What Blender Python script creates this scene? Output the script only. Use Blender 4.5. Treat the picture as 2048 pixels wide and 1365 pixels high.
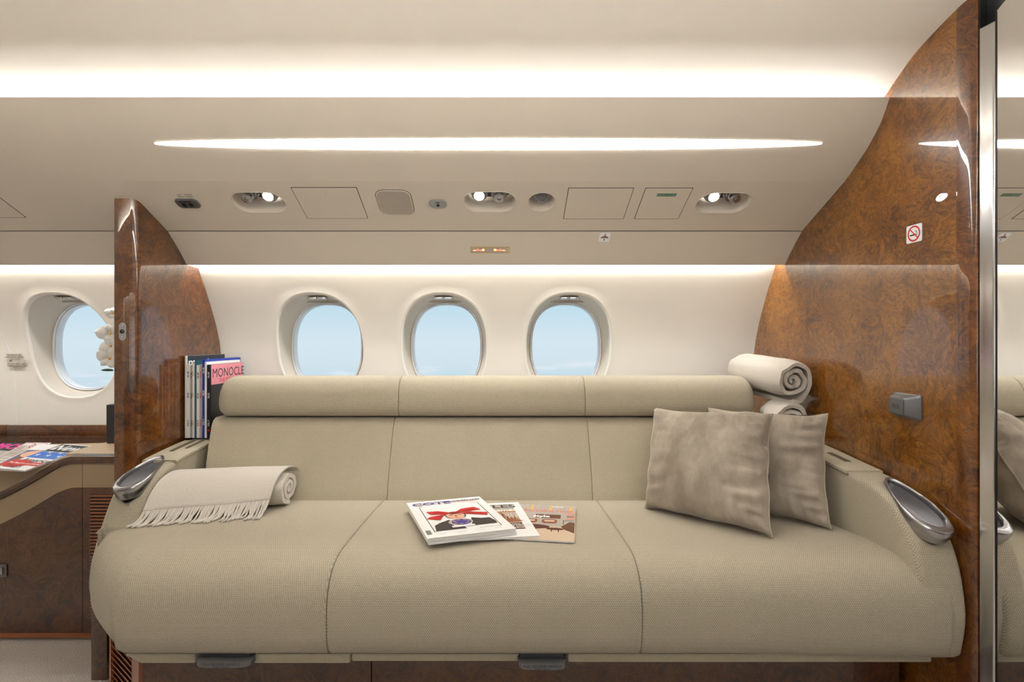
import bpy, bmesh, math, random
from mathutils import Vector, Matrix, noise
from mathutils.geometry import delaunay_2d_cdt
random.seed(7)
PI = math.pi
for o in list(bpy.data.objects): bpy.data.objects.remove(o)
scene = bpy.context.scene
COL = scene.collection

# ------------------------------------------------------------------ camera
F = 1033.0; CU = 1004.0; CV = 683.0; CZ = 1.0
cam = bpy.data.cameras.new('camera'); camo = bpy.data.objects.new('camera', cam); COL.objects.link(camo)
camo.location = (0, 0, CZ); camo.rotation_euler = (PI/2, 0, 0)
cam.sensor_width = 36; cam.lens = F/2048*36; cam.shift_x = (1024-CU)/2048; cam.clip_start = .02
scene.camera = camo
vs = scene.view_settings
vs.view_transform = 'Standard'; vs.look = 'None'; vs.gamma = 1; vs.use_curve_mapping = False; vs.exposure = 0.95

# ------------------------------------------------------------------ sky
w = bpy.data.worlds.new('sky'); scene.world = w; w.use_nodes = True
nt = w.node_tree; nt.nodes.clear()
N = lambda t: nt.nodes.new(t)
out = N('ShaderNodeOutputWorld'); bg = N('ShaderNodeBackground'); tc = N('ShaderNodeTexCoord'); sx = N('ShaderNodeSeparateXYZ')
mp = N('ShaderNodeMapRange'); mp.inputs[1].default_value = -.10; mp.inputs[2].default_value = .12
rp = N('ShaderNodeValToRGB'); e = rp.color_ramp.elements
e[0].position = 0; e[0].color = (.48, .65, .75, 1); e[1].position = 1; e[1].color = (.43, .64, .76, 1)
for p, c in ((.17, (.55, .70, .79, 1)), (.25, (.61, .73, .80, 1)), (.45, (.63, .76, .83, 1)), (.6, (.57, .73, .82, 1)), (.82, (.48, .68, .79, 1))):
    k = e.new(p); k.color = c
no = N('ShaderNodeTexNoise'); no.inputs['Scale'].default_value = 9; no.inputs['Detail'].default_value = 6
mpp = N('ShaderNodeMapping'); mpp.inputs['Scale'].default_value = (1, 1, 6)
mc = N('ShaderNodeMapRange'); mc.inputs[1].default_value = .5; mc.inputs[2].default_value = .75
band = N('ShaderNodeMapRange'); band.inputs[1].default_value = -.035; band.inputs[2].default_value = -.052
mu = N('ShaderNodeMath'); mu.operation = 'MULTIPLY'
mx = N('ShaderNodeMix'); mx.data_type = 'RGBA'; mx.inputs['B'].default_value = (.80, .85, .88, 1)
L = nt.links.new
L(tc.outputs['Generated'], sx.inputs[0]); L(sx.outputs['Z'], mp.inputs[0]); L(mp.outputs[0], rp.inputs[0])
L(tc.outputs['Generated'], mpp.inputs[0]); L(mpp.outputs[0], no.inputs['Vector']); L(no.outputs['Fac'], mc.inputs[0])
L(sx.outputs['Z'], band.inputs[0]); L(mc.outputs[0], mu.inputs[0]); L(band.outputs[0], mu.inputs[1])
L(mu.outputs[0], mx.inputs['Factor']); L(rp.outputs[0], mx.inputs['A']); L(mx.outputs['Result'], bg.inputs['Color'])
bg.inputs['Strength'].default_value = 0.545; L(bg.outputs[0], out.inputs[0])

# ------------------------------------------------------------------ large lights (cove strips)
def area(name, loc, direction, sx_, sy_, power, col=(1, .985, .958)):
    l = bpy.data.lights.new(name, 'AREA'); l.shape = 'RECTANGLE'; l.size = sx_; l.size_y = sy_; l.energy = power; l.color = col
    o = bpy.data.objects.new(name, l); COL.objects.link(o); o.location = loc
    o.rotation_euler = Vector(direction).to_track_quat('-Z', 'Y').to_euler(); return o
XL0, XR0 = -2.6, 1.02
MIR = 1.86                                   # the cabin's other side is this one mirrored: y -> MIR - y
CL = (XL0+XR0)/2; CW = XR0-XL0-.04
TOPW, LOWW, STRIP = 10, 6.5, 16.0
area('ceiling_cove_light', (CL, 1.415, 1.588), (0, -1, .9), CW, .03, TOPW)
area('wall_cove_light', (CL, 1.893, 1.325), (0, .35, -1), CW, .022, LOWW)
area('ceiling_cove_light', (CL, MIR-1.415, 1.588), (0, 1, .40), CW, .03, TOPW*4.2)
area('wall_cove_light', (CL, MIR-1.893, 1.325), (0, -.35, -1), CW, .022, LOWW)
NWX = [-1.90, -1.233, -.733, -.233, .267, .70]            # unseen windows of the cabin's other side, fill lights added behind them
for x_ in NWX: area('window_fill_light', (x_, MIR-2.26, .98), (0, 1, .12), .30, .38, .45, (1, .985, .96))

# ------------------------------------------------------------------ materials
def srgb(r, g, b):
    f = lambda c: (c/255/12.92 if c/255 <= .04045 else ((c/255+.055)/1.055)**2.4)
    return (f(r), f(g), f(b), 1)
def mat(name, col, rough=.5, metal=0, coat=0, emit=0, bump=None, spec=.5, aniso=0):
    m = bpy.data.materials.new(name); m.use_nodes = True; t = m.node_tree; p = t.nodes['Principled BSDF']
    p.inputs['Base Color'].default_value = col; p.inputs['Roughness'].default_value = rough; p.inputs['Metallic'].default_value = metal
    p.inputs['Coat Weight'].default_value = coat; p.inputs['Coat Roughness'].default_value = .03; p.inputs['Specular IOR Level'].default_value = spec
    if emit: p.inputs['Emission Color'].default_value = col; p.inputs['Emission Strength'].default_value = emit
    if bump:
        sc, st, dist = bump
        c = t.nodes.new('ShaderNodeTexCoord'); n = t.nodes.new('ShaderNodeTexNoise'); n.inputs['Scale'].default_value = sc; n.inputs['Detail'].default_value = 4
        b = t.nodes.new('ShaderNodeBump'); b.inputs['Strength'].default_value = st; b.inputs['Distance'].default_value = dist
        t.links.new(c.outputs['Object'], n.inputs['Vector']); t.links.new(n.outputs['Fac'], b.inputs['Height']); t.links.new(b.outputs[0], p.inputs['Normal'])
    return m
def burl(name, dark, mid, light, off=0, coat=1.0, ior=1.6):
    m = mat(name, mid, .32, coat=coat); t = m.node_tree; p = t.nodes['Principled BSDF']; p.inputs['Coat IOR'].default_value = ior
    p.inputs['Coat Roughness'].default_value = .008
    nn = t.nodes.new; L = t.links.new
    c = nn('ShaderNodeTexCoord'); mpg = nn('ShaderNodeMapping'); mpg.inputs['Location'].default_value = (off, off*1.7, off*.6)
    L(c.outputs['Object'], mpg.inputs[0])
    w1 = nn('ShaderNodeTexNoise'); w1.inputs['Scale'].default_value = 9; w1.inputs['Detail'].default_value = 3; w1.inputs['Distortion'].default_value = 1.2
    L(mpg.outputs[0], w1.inputs['Vector'])
    va = nn('ShaderNodeVectorMath'); va.operation = 'MULTIPLY_ADD'; va.inputs[1].default_value = (.22, .22, .22)
    L(w1.outputs['Color'], va.inputs[0]); L(mpg.outputs[0], va.inputs[2])
    n1 = nn('ShaderNodeTexNoise'); n1.inputs['Scale'].default_value = 15; n1.inputs['Detail'].default_value = 9; n1.inputs['Roughness'].default_value = .72; n1.inputs['Distortion'].default_value = 1.7
    L(va.outputs[0], n1.inputs['Vector'])
    n2 = nn('ShaderNodeTexNoise'); n2.inputs['Scale'].default_value = 5; n2.inputs['Detail'].default_value = 2
    L(mpg.outputs[0], n2.inputs['Vector'])
    ad = nn('ShaderNodeMath'); ad.operation = 'MULTIPLY_ADD'; ad.inputs[1].default_value = .45; L(n2.outputs['Fac'], ad.inputs[0]); L(n1.outputs['Fac'], ad.inputs[2])
    r = nn('ShaderNodeValToRGB'); el = r.color_ramp.elements
    el[0].position = .48; el[0].color = dark; el[1].position = .95; el[1].color = light
    k = el.new(.66); k.color = mid; k = el.new(.60); k.color = tuple(.55*a+.45*b for a, b in zip(dark, mid))
    L(ad.outputs[0], r.inputs[0])
    n3 = nn('ShaderNodeTexNoise'); n3.inputs['Scale'].default_value = 19; n3.inputs['Detail'].default_value = 4; n3.inputs['Distortion'].default_value = 2.6; L(va.outputs[0], n3.inputs['Vector'])
    sb = nn('ShaderNodeMath'); sb.operation = 'SUBTRACT'; sb.inputs[1].default_value = .5; L(n3.outputs['Fac'], sb.inputs[0])
    ab = nn('ShaderNodeMath'); ab.operation = 'ABSOLUTE'; L(sb.outputs[0], ab.inputs[0])
    mr = nn('ShaderNodeMapRange'); mr.inputs[1].default_value = 0; mr.inputs[2].default_value = .05; mr.inputs[3].default_value = .52; mr.inputs[4].default_value = 1.06; L(ab.outputs[0], mr.inputs[0])
    vm = nn('ShaderNodeVectorMath'); vm.operation = 'SCALE'; L(r.outputs[0], vm.inputs[0]); L(mr.outputs[0], vm.inputs['Scale']); L(vm.outputs[0], p.inputs['Base Color'])
    return m
def fabric(name, lightc, darkc, pu=.0046, pv=.0036, bump=.0012):
    m = mat(name, lightc, .9, spec=.2); t = m.node_tree; p = t.nodes['Principled BSDF']; nn = t.nodes.new; L = t.links.new
    def M_(op, a, b=None):
        x = nn('ShaderNodeMath'); x.operation = op
        for i, q in enumerate((a, b)):
            if q is None: continue
            if isinstance(q, (int, float)): x.inputs[i].default_value = q
            else: L(q, x.inputs[i])
        return x.outputs[0]
    uv = nn('ShaderNodeUVMap'); s = nn('ShaderNodeSeparateXYZ'); L(uv.outputs[0], s.inputs[0])
    u = M_('DIVIDE', s.outputs[0], pu); v = M_('DIVIDE', s.outputs[1], pv)
    row = M_('MULTIPLY', M_('MODULO', M_('ABSOLUTE', M_('FLOOR', v)), 2.0), .5)
    fu = M_('FRACT', M_('ADD', u, row)); fv = M_('FRACT', v)
    h = M_('MULTIPLY', M_('SINE', M_('MULTIPLY', fu, PI)), M_('SINE', M_('MULTIPLY', fv, PI)))
    h = M_('POWER', M_('MAXIMUM', h, 0.0), .6)
    nz = nn('ShaderNodeTexNoise'); nz.inputs['Scale'].default_value = 260; c = nn('ShaderNodeTexCoord'); L(c.outputs['Object'], nz.inputs['Vector'])
    h2 = M_('ADD', M_('MULTIPLY', h, .8), M_('MULTIPLY', nz.outputs['Fac'], .35))
    mix = nn('ShaderNodeMix'); mix.data_type = 'RGBA'; mix.inputs['A'].default_value = darkc; mix.inputs['B'].default_value = lightc
    cl = nn('ShaderNodeClamp'); L(h2, cl.inputs[0]); L(cl.outputs[0], mix.inputs['Factor']); L(mix.outputs['Result'], p.inputs['Base Color'])
    b = nn('ShaderNodeBump'); b.inputs['Strength'].default_value = .6; b.inputs['Distance'].default_value = bump
    L(h2, b.inputs['Height']); L(b.outputs[0], p.inputs['Normal'])
    p.inputs['Sheen Weight'].default_value = .15
    return m
def velvet(name, a, b):
    m = mat(name, a, .75, spec=.25); t = m.node_tree; p = t.nodes['Principled BSDF']; nn = t.nodes.new; L = t.links.new
    c = nn('ShaderNodeTexCoord'); mg = nn('ShaderNodeMapping'); mg.inputs['Scale'].default_value = (1, 1, .5); L(c.outputs['Object'], mg.inputs[0])
    n = nn('ShaderNodeTexNoise'); n.inputs['Scale'].default_value = 11; n.inputs['Detail'].default_value = 7; n.inputs['Roughness'].default_value = .65; L(mg.outputs[0], n.inputs['Vector'])
    r = nn('ShaderNodeValToRGB'); r.color_ramp.elements[0].position = .38; r.color_ramp.elements[0].color = a; r.color_ramp.elements[1].position = .66; r.color_ramp.elements[1].color = b
    L(n.outputs['Fac'], r.inputs[0]); L(r.outputs[0], p.inputs['Base Color'])
    p.inputs['Sheen Weight'].default_value = .8; p.inputs['Sheen Roughness'].default_value = .35; p.inputs['Sheen Tint'].default_value = (.9, .86, .8, 1)
    return m
def brushed(name, col, rough=.28, axis=(60, 60, 2)):
    m = mat(name, col, rough, metal=1); t = m.node_tree; p = t.nodes['Principled BSDF']; nn = t.nodes.new; L = t.links.new
    c = nn('ShaderNodeTexCoord'); mg = nn('ShaderNodeMapping'); mg.inputs['Scale'].default_value = axis; L(c.outputs['Object'], mg.inputs[0])
    n = nn('ShaderNodeTexNoise'); n.inputs['Scale'].default_value = 8; n.inputs['Detail'].default_value = 3; L(mg.outputs[0], n.inputs['Vector'])
    r = nn('ShaderNodeMapRange'); r.inputs[3].default_value = rough*.7; r.inputs[4].default_value = rough*1.4; L(n.outputs['Fac'], r.inputs[0]); L(r.outputs[0], p.inputs['Roughness'])
    return m
M = {}
M['ceiling'] = mat('ceiling_leather', srgb(240, 235, 226), .75, bump=(420, .35, .0012), spec=.2)
M['wallc'] = mat('wall_cloth', srgb(231, 226, 217), .8, bump=(330, .25, .0012), spec=.2)
M['panel'] = mat('overhead_vinyl', srgb(213, 204, 191), .62, bump=(500, .12, .0006), spec=.25)
M['paneldark'] = mat('gap_black', srgb(30, 26, 22), .9)
M['burl'] = burl('burl_veneer', (.060, .0145, .0007, 1), (.165, .053, .0022, 1), (.33, .130, .009, 1))
M['burl2'] = burl('burl_veneer_dark', (.012, .0026, .0006, 1), (.060, .015, .0025, 1), (.12, .038, .007, 1), off=3.1)
M['burlp'] = burl('burl_veneer_partition', (.026, .0052, .0005, 1), (.098, .025, .0017, 1), (.24, .082, .006, 1), off=1.3)
M['fabric'] = fabric('woven_upholstery', srgb(200, 191, 170), srgb(110, 98, 78))
M['fabric_f'] = fabric('woven_upholstery_fine', srgb(204, 195, 173), srgb(134, 122, 99), .0036, .0032)
M['velvet'] = velvet('grey_velvet', srgb(140, 129, 115), srgb(176, 165, 150))
M['wool'] = mat('cream_wool', srgb(200, 193, 182), .95, bump=(160, .5, .003), spec=.1)
M['wool'].node_tree.nodes['Principled BSDF'].inputs['Sheen Weight'].default_value = .4
M['wool2'] = mat('grey_cream_wool', srgb(196, 189, 179), .95, bump=(200, .4, .002), spec=.1)
M['metal'] = mat('satin_steel', (.46, .46, .48, 1), .27, metal=1)
M['metalv'] = brushed('post_steel', (.62, .62, .63, 1), .16, (90, 90, 1.2))
M['nickel'] = mat('dark_nickel', (.36, .36, .37, 1), .25, metal=1)
M['chrome'] = mat('chrome', (.7, .7, .7, 1), .12, metal=1)
M['gunmetal'] = mat('gunmetal', srgb(116, 116, 119), .35, metal=.6)
M['cupin'] = brushed('cup_interior_steel', (.55, .55, .57, 1), .42, (90, 90, 2))
M['greyplastic'] = mat('grey_plastic', srgb(150, 150, 150), .4)
M['mirror'] = mat('mirror_glass', (.86, .86, .85, 1), .0, metal=1)
M['white'] = mat('white_plastic', srgb(235, 236, 240), .4)
M['black'] = mat('black', srgb(14, 14, 15), .5)
M['darkgrey'] = mat('dark_grey', srgb(58, 58, 60), .5)
M['leather'] = mat('beige_leather', srgb(196, 172, 142), .5, bump=(300, .2, .0006))
M['band'] = mat('taupe_panel', srgb(160, 138, 110), .45)
M['carpet'] = mat('carpet', srgb(216, 207, 198), .98, bump=(250, .9, .008), spec=.05)
M['lamp'] = mat('lamp_diffuser', (1, .97, .93, 1), .5, emit=STRIP)
M['spot'] = mat('reading_lamp_lens', (1, .97, .92, 1), .5, emit=9)
M['dull'] = mat('dull_lens', srgb(120, 120, 122), .35, metal=.3, bump=(900, .8, .002))
M['orange'] = mat('orange_glow', (1, .36, .10, 1), .5, emit=1.6)
M['redglow'] = mat('red_glow', (1, .13, .08, 1), .5, emit=1.2)
M['signglass'] = mat('sign_glass', srgb(185, 170, 155), .3)
M['gold'] = mat('gold_line', srgb(205, 175, 120), .4)
M['red'] = mat('red_ink', srgb(200, 28, 30), .4)
M['green'] = mat('green_ink', srgb(20, 100, 66), .4)
M['paper'] = mat('white_paper', srgb(236, 235, 234), .45)
M['pages'] = mat('page_edges', srgb(214, 212, 208), .8)
M['pink'] = mat('pink_cover', srgb(240, 150, 165), .35)
M['blue'] = mat('blue_cover', srgb(30, 62, 175), .35)
M['ink'] = mat('black_ink', srgb(24, 24, 28), .4)
M['navy'] = mat('navy_cover', srgb(42, 52, 66), .35)
M['teal'] = mat('teal_cover', srgb(50, 98, 108), .35)
M['skin'] = mat('skin_print', srgb(224, 176, 148), .4)
M['skind'] = mat('skin_print_shadow', srgb(120, 72, 56), .4)
M['suit'] = mat('suit_print', srgb(52, 46, 46), .4)
M['violet'] = mat('violet_print', srgb(62, 60, 150), .4)
M['tan'] = mat('tan_print', srgb(176, 136, 92), .4)
M['brown'] = mat('brown_print', srgb(104, 66, 44), .4)
M['rust'] = mat('rust_print', srgb(150, 84, 54), .4)
M['greyp'] = mat('grey_print', srgb(176, 168, 160), .4)
M['salmon'] = mat('salmon_print', srgb(232, 110, 84), .4)
M['yellow'] = mat('yellow_print', srgb(238, 180, 70), .4)
M['magenta'] = mat('magenta_ink', srgb(225, 30, 150), .4)
M['bluep'] = mat('blue_print', srgb(36, 110, 205), .4)
M['petal'] = mat('orchid_petal', srgb(240, 240, 236), .6)
M['leaf'] = mat('orchid_leaf', srgb(46, 92, 44), .5)
M['vase'] = mat('dark_vase', srgb(40, 40, 44), .3)
M['copper'] = mat('edge_wood', srgb(150, 84, 44), .35, coat=.6)
g = bpy.data.materials.new('window_glass'); g.use_nodes = True; t = g.node_tree; t.nodes.clear()
o_ = t.nodes.new('ShaderNodeOutputMaterial'); tr = t.nodes.new('ShaderNodeBsdfTransparent'); gl = t.nodes.new('ShaderNodeBsdfGlossy'); gl.inputs['Roughness'].default_value = .01
fr = t.nodes.new('ShaderNodeFresnel'); fr.inputs[0].default_value = 1.05; ms = t.nodes.new('ShaderNodeMixShader')
t.links.new(fr.outputs[0], ms.inputs[0]); t.links.new(tr.outputs[0], ms.inputs[1]); t.links.new(gl.outputs[0], ms.inputs[2]); t.links.new(ms.outputs[0], o_.inputs[0])
M['glass'] = g

# ------------------------------------------------------------------ helpers
def at(u, v, D): return Vector(((u-CU)/F*D, D, CZ-(v-CV)/F*D))
def wloc(o):
    p = Vector((0, 0, 0))
    while o is not None: p = p+Vector(o.location); o = o.parent
    return p
def tag(o, label=None, cat=None, group=None, kind=None):
    if label: o['label'] = label
    if cat: o['category'] = cat
    if group: o['group'] = group
    if kind: o['kind'] = kind
    return o
def thing(name, loc, label, cat, group=None, kind=None):
    o = bpy.data.objects.new(name, None); COL.objects.link(o); o.location = loc; o.empty_display_size = .05
    return tag(o, label, cat, group, kind)
class MB:
    def __init__(s): s.v = []; s.f = []; s.m = []; s.uv = {}
    def add(s, verts, faces, mi=0, T=None, uvs=None):
        b = len(s.v)
        for i, p in enumerate(verts):
            p = Vector(p); s.v.append(T @ p if T is not None else p)
            if uvs: s.uv[b+i] = uvs[i]
        for f in faces: s.f.append([b+i for i in f]); s.m.append(mi)
        return s
    def box(s, a, b, mi=0, T=None, r=0, seg=2):
        bm = bmesh.new(); bmesh.ops.create_cube(bm, size=1)
        for v in bm.verts:
            v.co = Vector([a[i]+(b[i]-a[i])*(v.co[i]+.5) for i in range(3)])
        if r: bmesh.ops.bevel(bm, geom=list(bm.edges), offset=r, segments=seg, affect='EDGES', profile=.5)
        bm.verts.index_update(); s.add([v.co.copy() for v in bm.verts], [[v.index for v in f.verts] for f in bm.faces], mi, T); bm.free(); return s
    def prism(s, poly, z0, z1, mi=0, T=None, bev=0):
        n = len(poly); pts = [(p[0], p[1]) for p in poly]
        if bev:
            q = inset(pts, bev)
            rings = [[(x, y, z0) for x, y in pts], [(x, y, z1-bev) for x, y in pts], [(x, y, z1) for x, y in q]]
        else: rings = [[(x, y, z0) for x, y in pts], [(x, y, z1) for x, y in pts]]
        vv = [p for r in rings for p in r]; ff = []
        for k in range(len(rings)-1):
            for i in range(n): j = (i+1) % n; ff.append([k*n+i, k*n+j, (k+1)*n+j, (k+1)*n+i])
        ff.append([(len(rings)-1)*n+i for i in range(n)]); ff.append(list(range(n))[::-1])
        return s.add(vv, ff, mi, T)
    def loft(s, rings, closed=True, cap=(False, False), mi=0, T=None, uvs=None):
        n = len(rings[0]); vv = [p for r in rings for p in r]; ff = []
        for k in range(len(rings)-1):
            for i in range(n if closed else n-1):
                j = (i+1) % n; ff.append([k*n+i, k*n+j, (k+1)*n+j, (k+1)*n+i])
        if cap[0]: ff.append(list(range(n))[::-1])
        if cap[1]: ff.append([(len(rings)-1)*n+i for i in range(n)])
        return s.add(vv, ff, mi, T, [q for r in uvs for q in r] if uvs else None)
    def lathe(s, prof, n=28, mi=0, T=None, cap=True):
        rings = [[(r*math.cos(2*PI*i/n), r*math.sin(2*PI*i/n), z) for i in range(n)] for r, z in prof]
        return s.loft(rings, True, (cap, cap), mi, T)
    def tube(s, path, r, n=8, mi=0, T=None):
        path = [Vector(p) for p in path]; rings = []
        rr = r if isinstance(r, list) else [r]*len(path)
        for i, p in enumerate(path):
            d = (path[min(i+1, len(path)-1)]-path[max(i-1, 0)]).normalized()
            a = d.orthogonal().normalized() if i == 0 else (a-d*a.dot(d)).normalized()
            b = d.cross(a); rings.append([p+rr[i]*(a*math.cos(2*PI*k/n)+b*math.sin(2*PI*k/n)) for k in range(n)])
        return s.loft(rings, True, (True, True), mi, T)
    def build(s, name, mats, parent=None, smooth=35, tags=None):
        if not isinstance(mats, (list, tuple)): mats = [mats]
        off = wloc(parent) if parent is not None else Vector((0, 0, 0))
        me = bpy.data.meshes.new(name); me.from_pydata([tuple(p-off) for p in s.v], [], s.f); 
        for m in mats: me.materials.append(m)
        for p, i in zip(me.polygons, s.m): p.material_index = i
        if s.uv:
            ul = me.uv_layers.new(name='UVMap')
            for lo in me.loops: ul.data[lo.index].uv = s.uv.get(lo.vertex_index, (0, 0))
        me.validate(); me.update()
        bm = bmesh.new(); bm.from_mesh(me); bmesh.ops.recalc_face_normals(bm, faces=bm.faces); bm.to_mesh(me); bm.free()
        if smooth:
            for p in me.polygons: p.use_smooth = True
            me.set_sharp_from_angle(angle=math.radians(smooth))
        o = bpy.data.objects.new(name, me); COL.objects.link(o); o.parent = parent
        if tags: tag(o, *tags)
        return o
def inset(pts, d):
    n = len(pts); out = []
    A = sum(pts[i][0]*pts[(i+1) % n][1]-pts[(i+1) % n][0]*pts[i][1] for i in range(n)); sg = 1 if A > 0 else -1
    for i in range(n):
        p0, p1, p2 = pts[i-1], pts[i], pts[(i+1) % n]
        def nrm(a, b):
            dx, dy = b[0]-a[0], b[1]-a[1]; l = math.hypot(dx, dy) or 1; return (-dy/l*sg, dx/l*sg)
        n1, n2 = nrm(p0, p1), nrm(p1, p2); mx_, my_ = n1[0]+n2[0], n1[1]+n2[1]; l2 = mx_*mx_+my_*my_ or 1
        k = min(2/l2, 1.4)
        out.append((p1[0]+mx_*k*d, p1[1]+my_*k*d))
    return out
def rounded(w_, h_, r, n=6):
    P = []
    for cx, cy, a0 in ((w_/2-r, h_/2-r, 0), (-w_/2+r, h_/2-r, 90), (-w_/2+r, -h_/2+r, 180), (w_/2-r, -h_/2+r, 270)):
        for k in range(n+1):
            a = math.radians(a0+90*k/n); P.append((cx+r*math.cos(a), cy+r*math.sin(a)))
    return P
def superell(a, b, e_, n=72):
    P = []
    for k in range(n):
        th = 2*PI*k/n; c, s = math.cos(th), math.sin(th)
        P.append((a*math.copysign(abs(c)**(2/e_), c), b*math.copysign(abs(s)**(2/e_), s)))
    return P
def inpoly(x, y, P):
    c = False; n = len(P)
    for i in range(n):
        x1, y1 = P[i]; x2, y2 = P[i-1]
        if (y1 > y) != (y2 > y) and x < (x2-x1)*(y-y1)/(y2-y1)+x1: c = not c
    return c
def fill(loop, holes, dx, dy=None):
    dy = dy or dx; pts = []; ed = []
    for lp in [loop]+holes:
        b = len(pts); pts += [Vector(p) for p in lp]; ed += [(b+i, b+(i+1) % len(lp)) for i in range(len(lp))]
    xs = [p[0] for p in loop]; ys = [p[1] for p in loop]
    nx = max(1, int((max(xs)-min(xs))/dx)); ny = max(1, int((max(ys)-min(ys))/dy))
    hin = [inset(h, -.25*min(dx, dy)) for h in holes]; li = inset(loop, .25*min(dx, dy))
    for i in range(1, nx):
        for j in range(1, ny):
            x = min(xs)+(max(xs)-min(xs))*i/nx; y = min(ys)+(max(ys)-min(ys))*j/ny
            if inpoly(x, y, li) and not any(inpoly(x, y, h) for h in hin): pts.append(Vector((x, y)))
    V, E, Fc, *_ = delaunay_2d_cdt(pts, ed, [], 0, 1e-6)
    T = []
    for f in Fc:
        cx = sum(V[i][0] for i in f)/3; cy = sum(V[i][1] for i in f)/3
        if inpoly(cx, cy, loop) and not any(inpoly(cx, cy, h) for h in holes): T.append(list(f))
    return V, T
def densify(lp, d):
    out = []
    for a, b in zip(lp, lp[1:]+lp[:1]):
        n = max(1, int(math.dist(a, b)/d)); out += [(a[0]+(b[0]-a[0])*k/n, a[1]+(b[1]-a[1])*k/n) for k in range(n)]
    return out
def interp(pts, x):
    if x <= pts[0][0]: return pts[0][1]
    for (a, b), (c, d) in zip(pts, pts[1:]):
        if x <= c: return b+(d-b)*(x-a)/(c-a)
    return pts[-1][1]
def smoothline(pts, n=6):
    P = [Vector(p) for p in pts]; out = []
    for i in range(len(P)-1):
        p0 = P[max(i-1, 0)]; p1 = P[i]; p2 = P[i+1]; p3 = P[min(i+2, len(P)-1)]
        for k in range(n):
            t_ = k/n; out.append(.5*((2*p1)+(p2-p0)*t_+(2*p0-5*p1+4*p2-p3)*t_*t_+(3*p1-p0-3*p2+p3)*t_**3))
    out.append(P[-1]); return out
_tc = {}
def text(body, size, bold=0, align='CENTER', shear=0):
    key = (body, size, bold, align, shear)
    if key in _tc: return _tc[key]
    cu = bpy.data.curves.new('t', 'FONT'); cu.body = body; cu.size = size; cu.align_x = align; cu.align_y = 'CENTER'; cu.offset = bold; cu.shear = shear; cu.resolution_u = 3
    o = bpy.data.objects.new('t', cu); COL.objects.link(o); dg = bpy.context.evaluated_depsgraph_get(); me = bpy.data.meshes.new_from_object(o.evaluated_get(dg))
    r = ([v.co.copy() for v in me.vertices], [list(p.vertices) for p in me.polygons])
    bpy.data.objects.remove(o); bpy.data.curves.remove(cu); bpy.data.meshes.remove(me); _tc[key] = r; return r
def addtext(mb, body, size, T, mi=0, z=.0003, **k):
    v, f = text(body, size, **k); mb.add([(p.x, p.y, z) for p in v], f, mi, T)
def frame(o, x, y):
    x = Vector(x).normalized(); y = Vector(y); y = (y-x*y.dot(x)).normalized(); z = x.cross(y)
    m = Matrix.Identity(4)
    for i, c in enumerate((x, y, z, Vector(o))): m.col[i][:3] = c
    return m
def boolcut(o, cutter):
    md = o.modifiers.new('cut', 'BOOLEAN'); md.operation = 'DIFFERENCE'; md.solver = 'EXACT'; md.object = cutter
    bpy.context.view_layer.update(); dg = bpy.context.evaluated_depsgraph_get(); me = bpy.data.meshes.new_from_object(o.evaluated_get(dg))
    o.modifiers.clear(); o.data = me; bpy.data.objects.remove(cutter)
def prof_extrude(mb, prof, x0, x1, r, seg=4, uvo=(0, 0), nx=2, mi=0, ends=(1, 1), bulge=0):
    """closed YZ profile swept along X with rounded ends; r = edge radius"""
    rings = []; uvs = []; L_ = [0]
    for a, b in zip(prof, prof[1:]): L_.append(L_[-1]+math.dist(a, b))
    st = []
    for k in range(seg+1):
        a = PI/2*k/seg; st.append((x0+r*(1-math.sin(a)) if ends[0] else x0, r*(1-math.cos(a))*0+r*(1-math.sin(PI/2-a+0))*0, a))
    stations = [(x0+r*(1-math.cos(a)), r*(1-math.sin(a))) for a in [PI/2*k/seg for k in range(seg+1)]]
    stations += [(x0+r+(x1-x0-2*r)*k/nx, 0) for k in range(1, nx)]
    stations += [(x1-r*(1-math.cos(a)), r*(1-math.sin(a))) for a in [PI/2*k/seg for k in range(seg, -1, -1)]]
    for x, d in stations:
        q = inset(prof, d) if d > 1e-6 else prof
        bl = bulge*(1-((x-(x0+x1)/2)/((x1-x0)/2))**2)
        rings.append([(x, y-bl, z) for y, z in q]); uvs.append([(x+uvo[0], l+uvo[1]) for l in L_])
    return mb.loft(rings, True, (True, True), mi, None, uvs)

# ------------------------------------------------------------------ cabin shell
OV = [(1.358, 1.6416), (1.372, 1.618), (1.390, 1.591), (1.412, 1.5647), (1.440, 1.539), (1.474, 1.515), (1.505, 1.494), (1.536, 1.4755), (1.754, 1.375)]
VAL = [(1.7565, 1.3725), (1.80, 1.336), (1.835, 1.303), (1.860, 1.2765)]
WALL = [(1.885, 1.47), (1.905, 1.385), (1.927, 1.284), (1.985, 1.19), (2.043, 1.085), (2.078, 1.0), (2.091, .945), (2.10, .87), (2.10, .75), (2.085, .60), (2.05, .40), (1.99, .2), (1.93, 0)]
CEI = [(1.56, 1.50), (1.47, 1.585), (1.42, 1.624), (1.376, 1.652), (1.33, 1.681), (1.279, 1.709), (1.22, 1.729), (1.157, 1.7446), (1.08, 1.757), (.93, 1.765)]
def sheet(name, prof, x0, x1, m, nx=1, thick=0, mirror=False, kind='structure', smooth=40):
    pr = [(MIR-y, z) for y, z in prof] if mirror else prof
    mb = MB(); mb.loft([[(x0+(x1-x0)*k/nx, y, z) for y, z in pr] for k in range(nx+1)], closed=False)
    o = mb.build(name, m, smooth=smooth)
    if kind: o['kind'] = kind
    return o
XE = 1.045
cprof = [tuple(p) for p in smoothline(CEI, 4)]
sheet('ceiling', cprof+[(MIR-y, z) for y, z in cprof[::-1][1:]], XL0, XE, M['ceiling'])
MB().box((XL0, MIR-2.1, -.02), (1.5, 2.1, 0)).build('floor', M['carpet'])['kind'] = 'structure'
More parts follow.
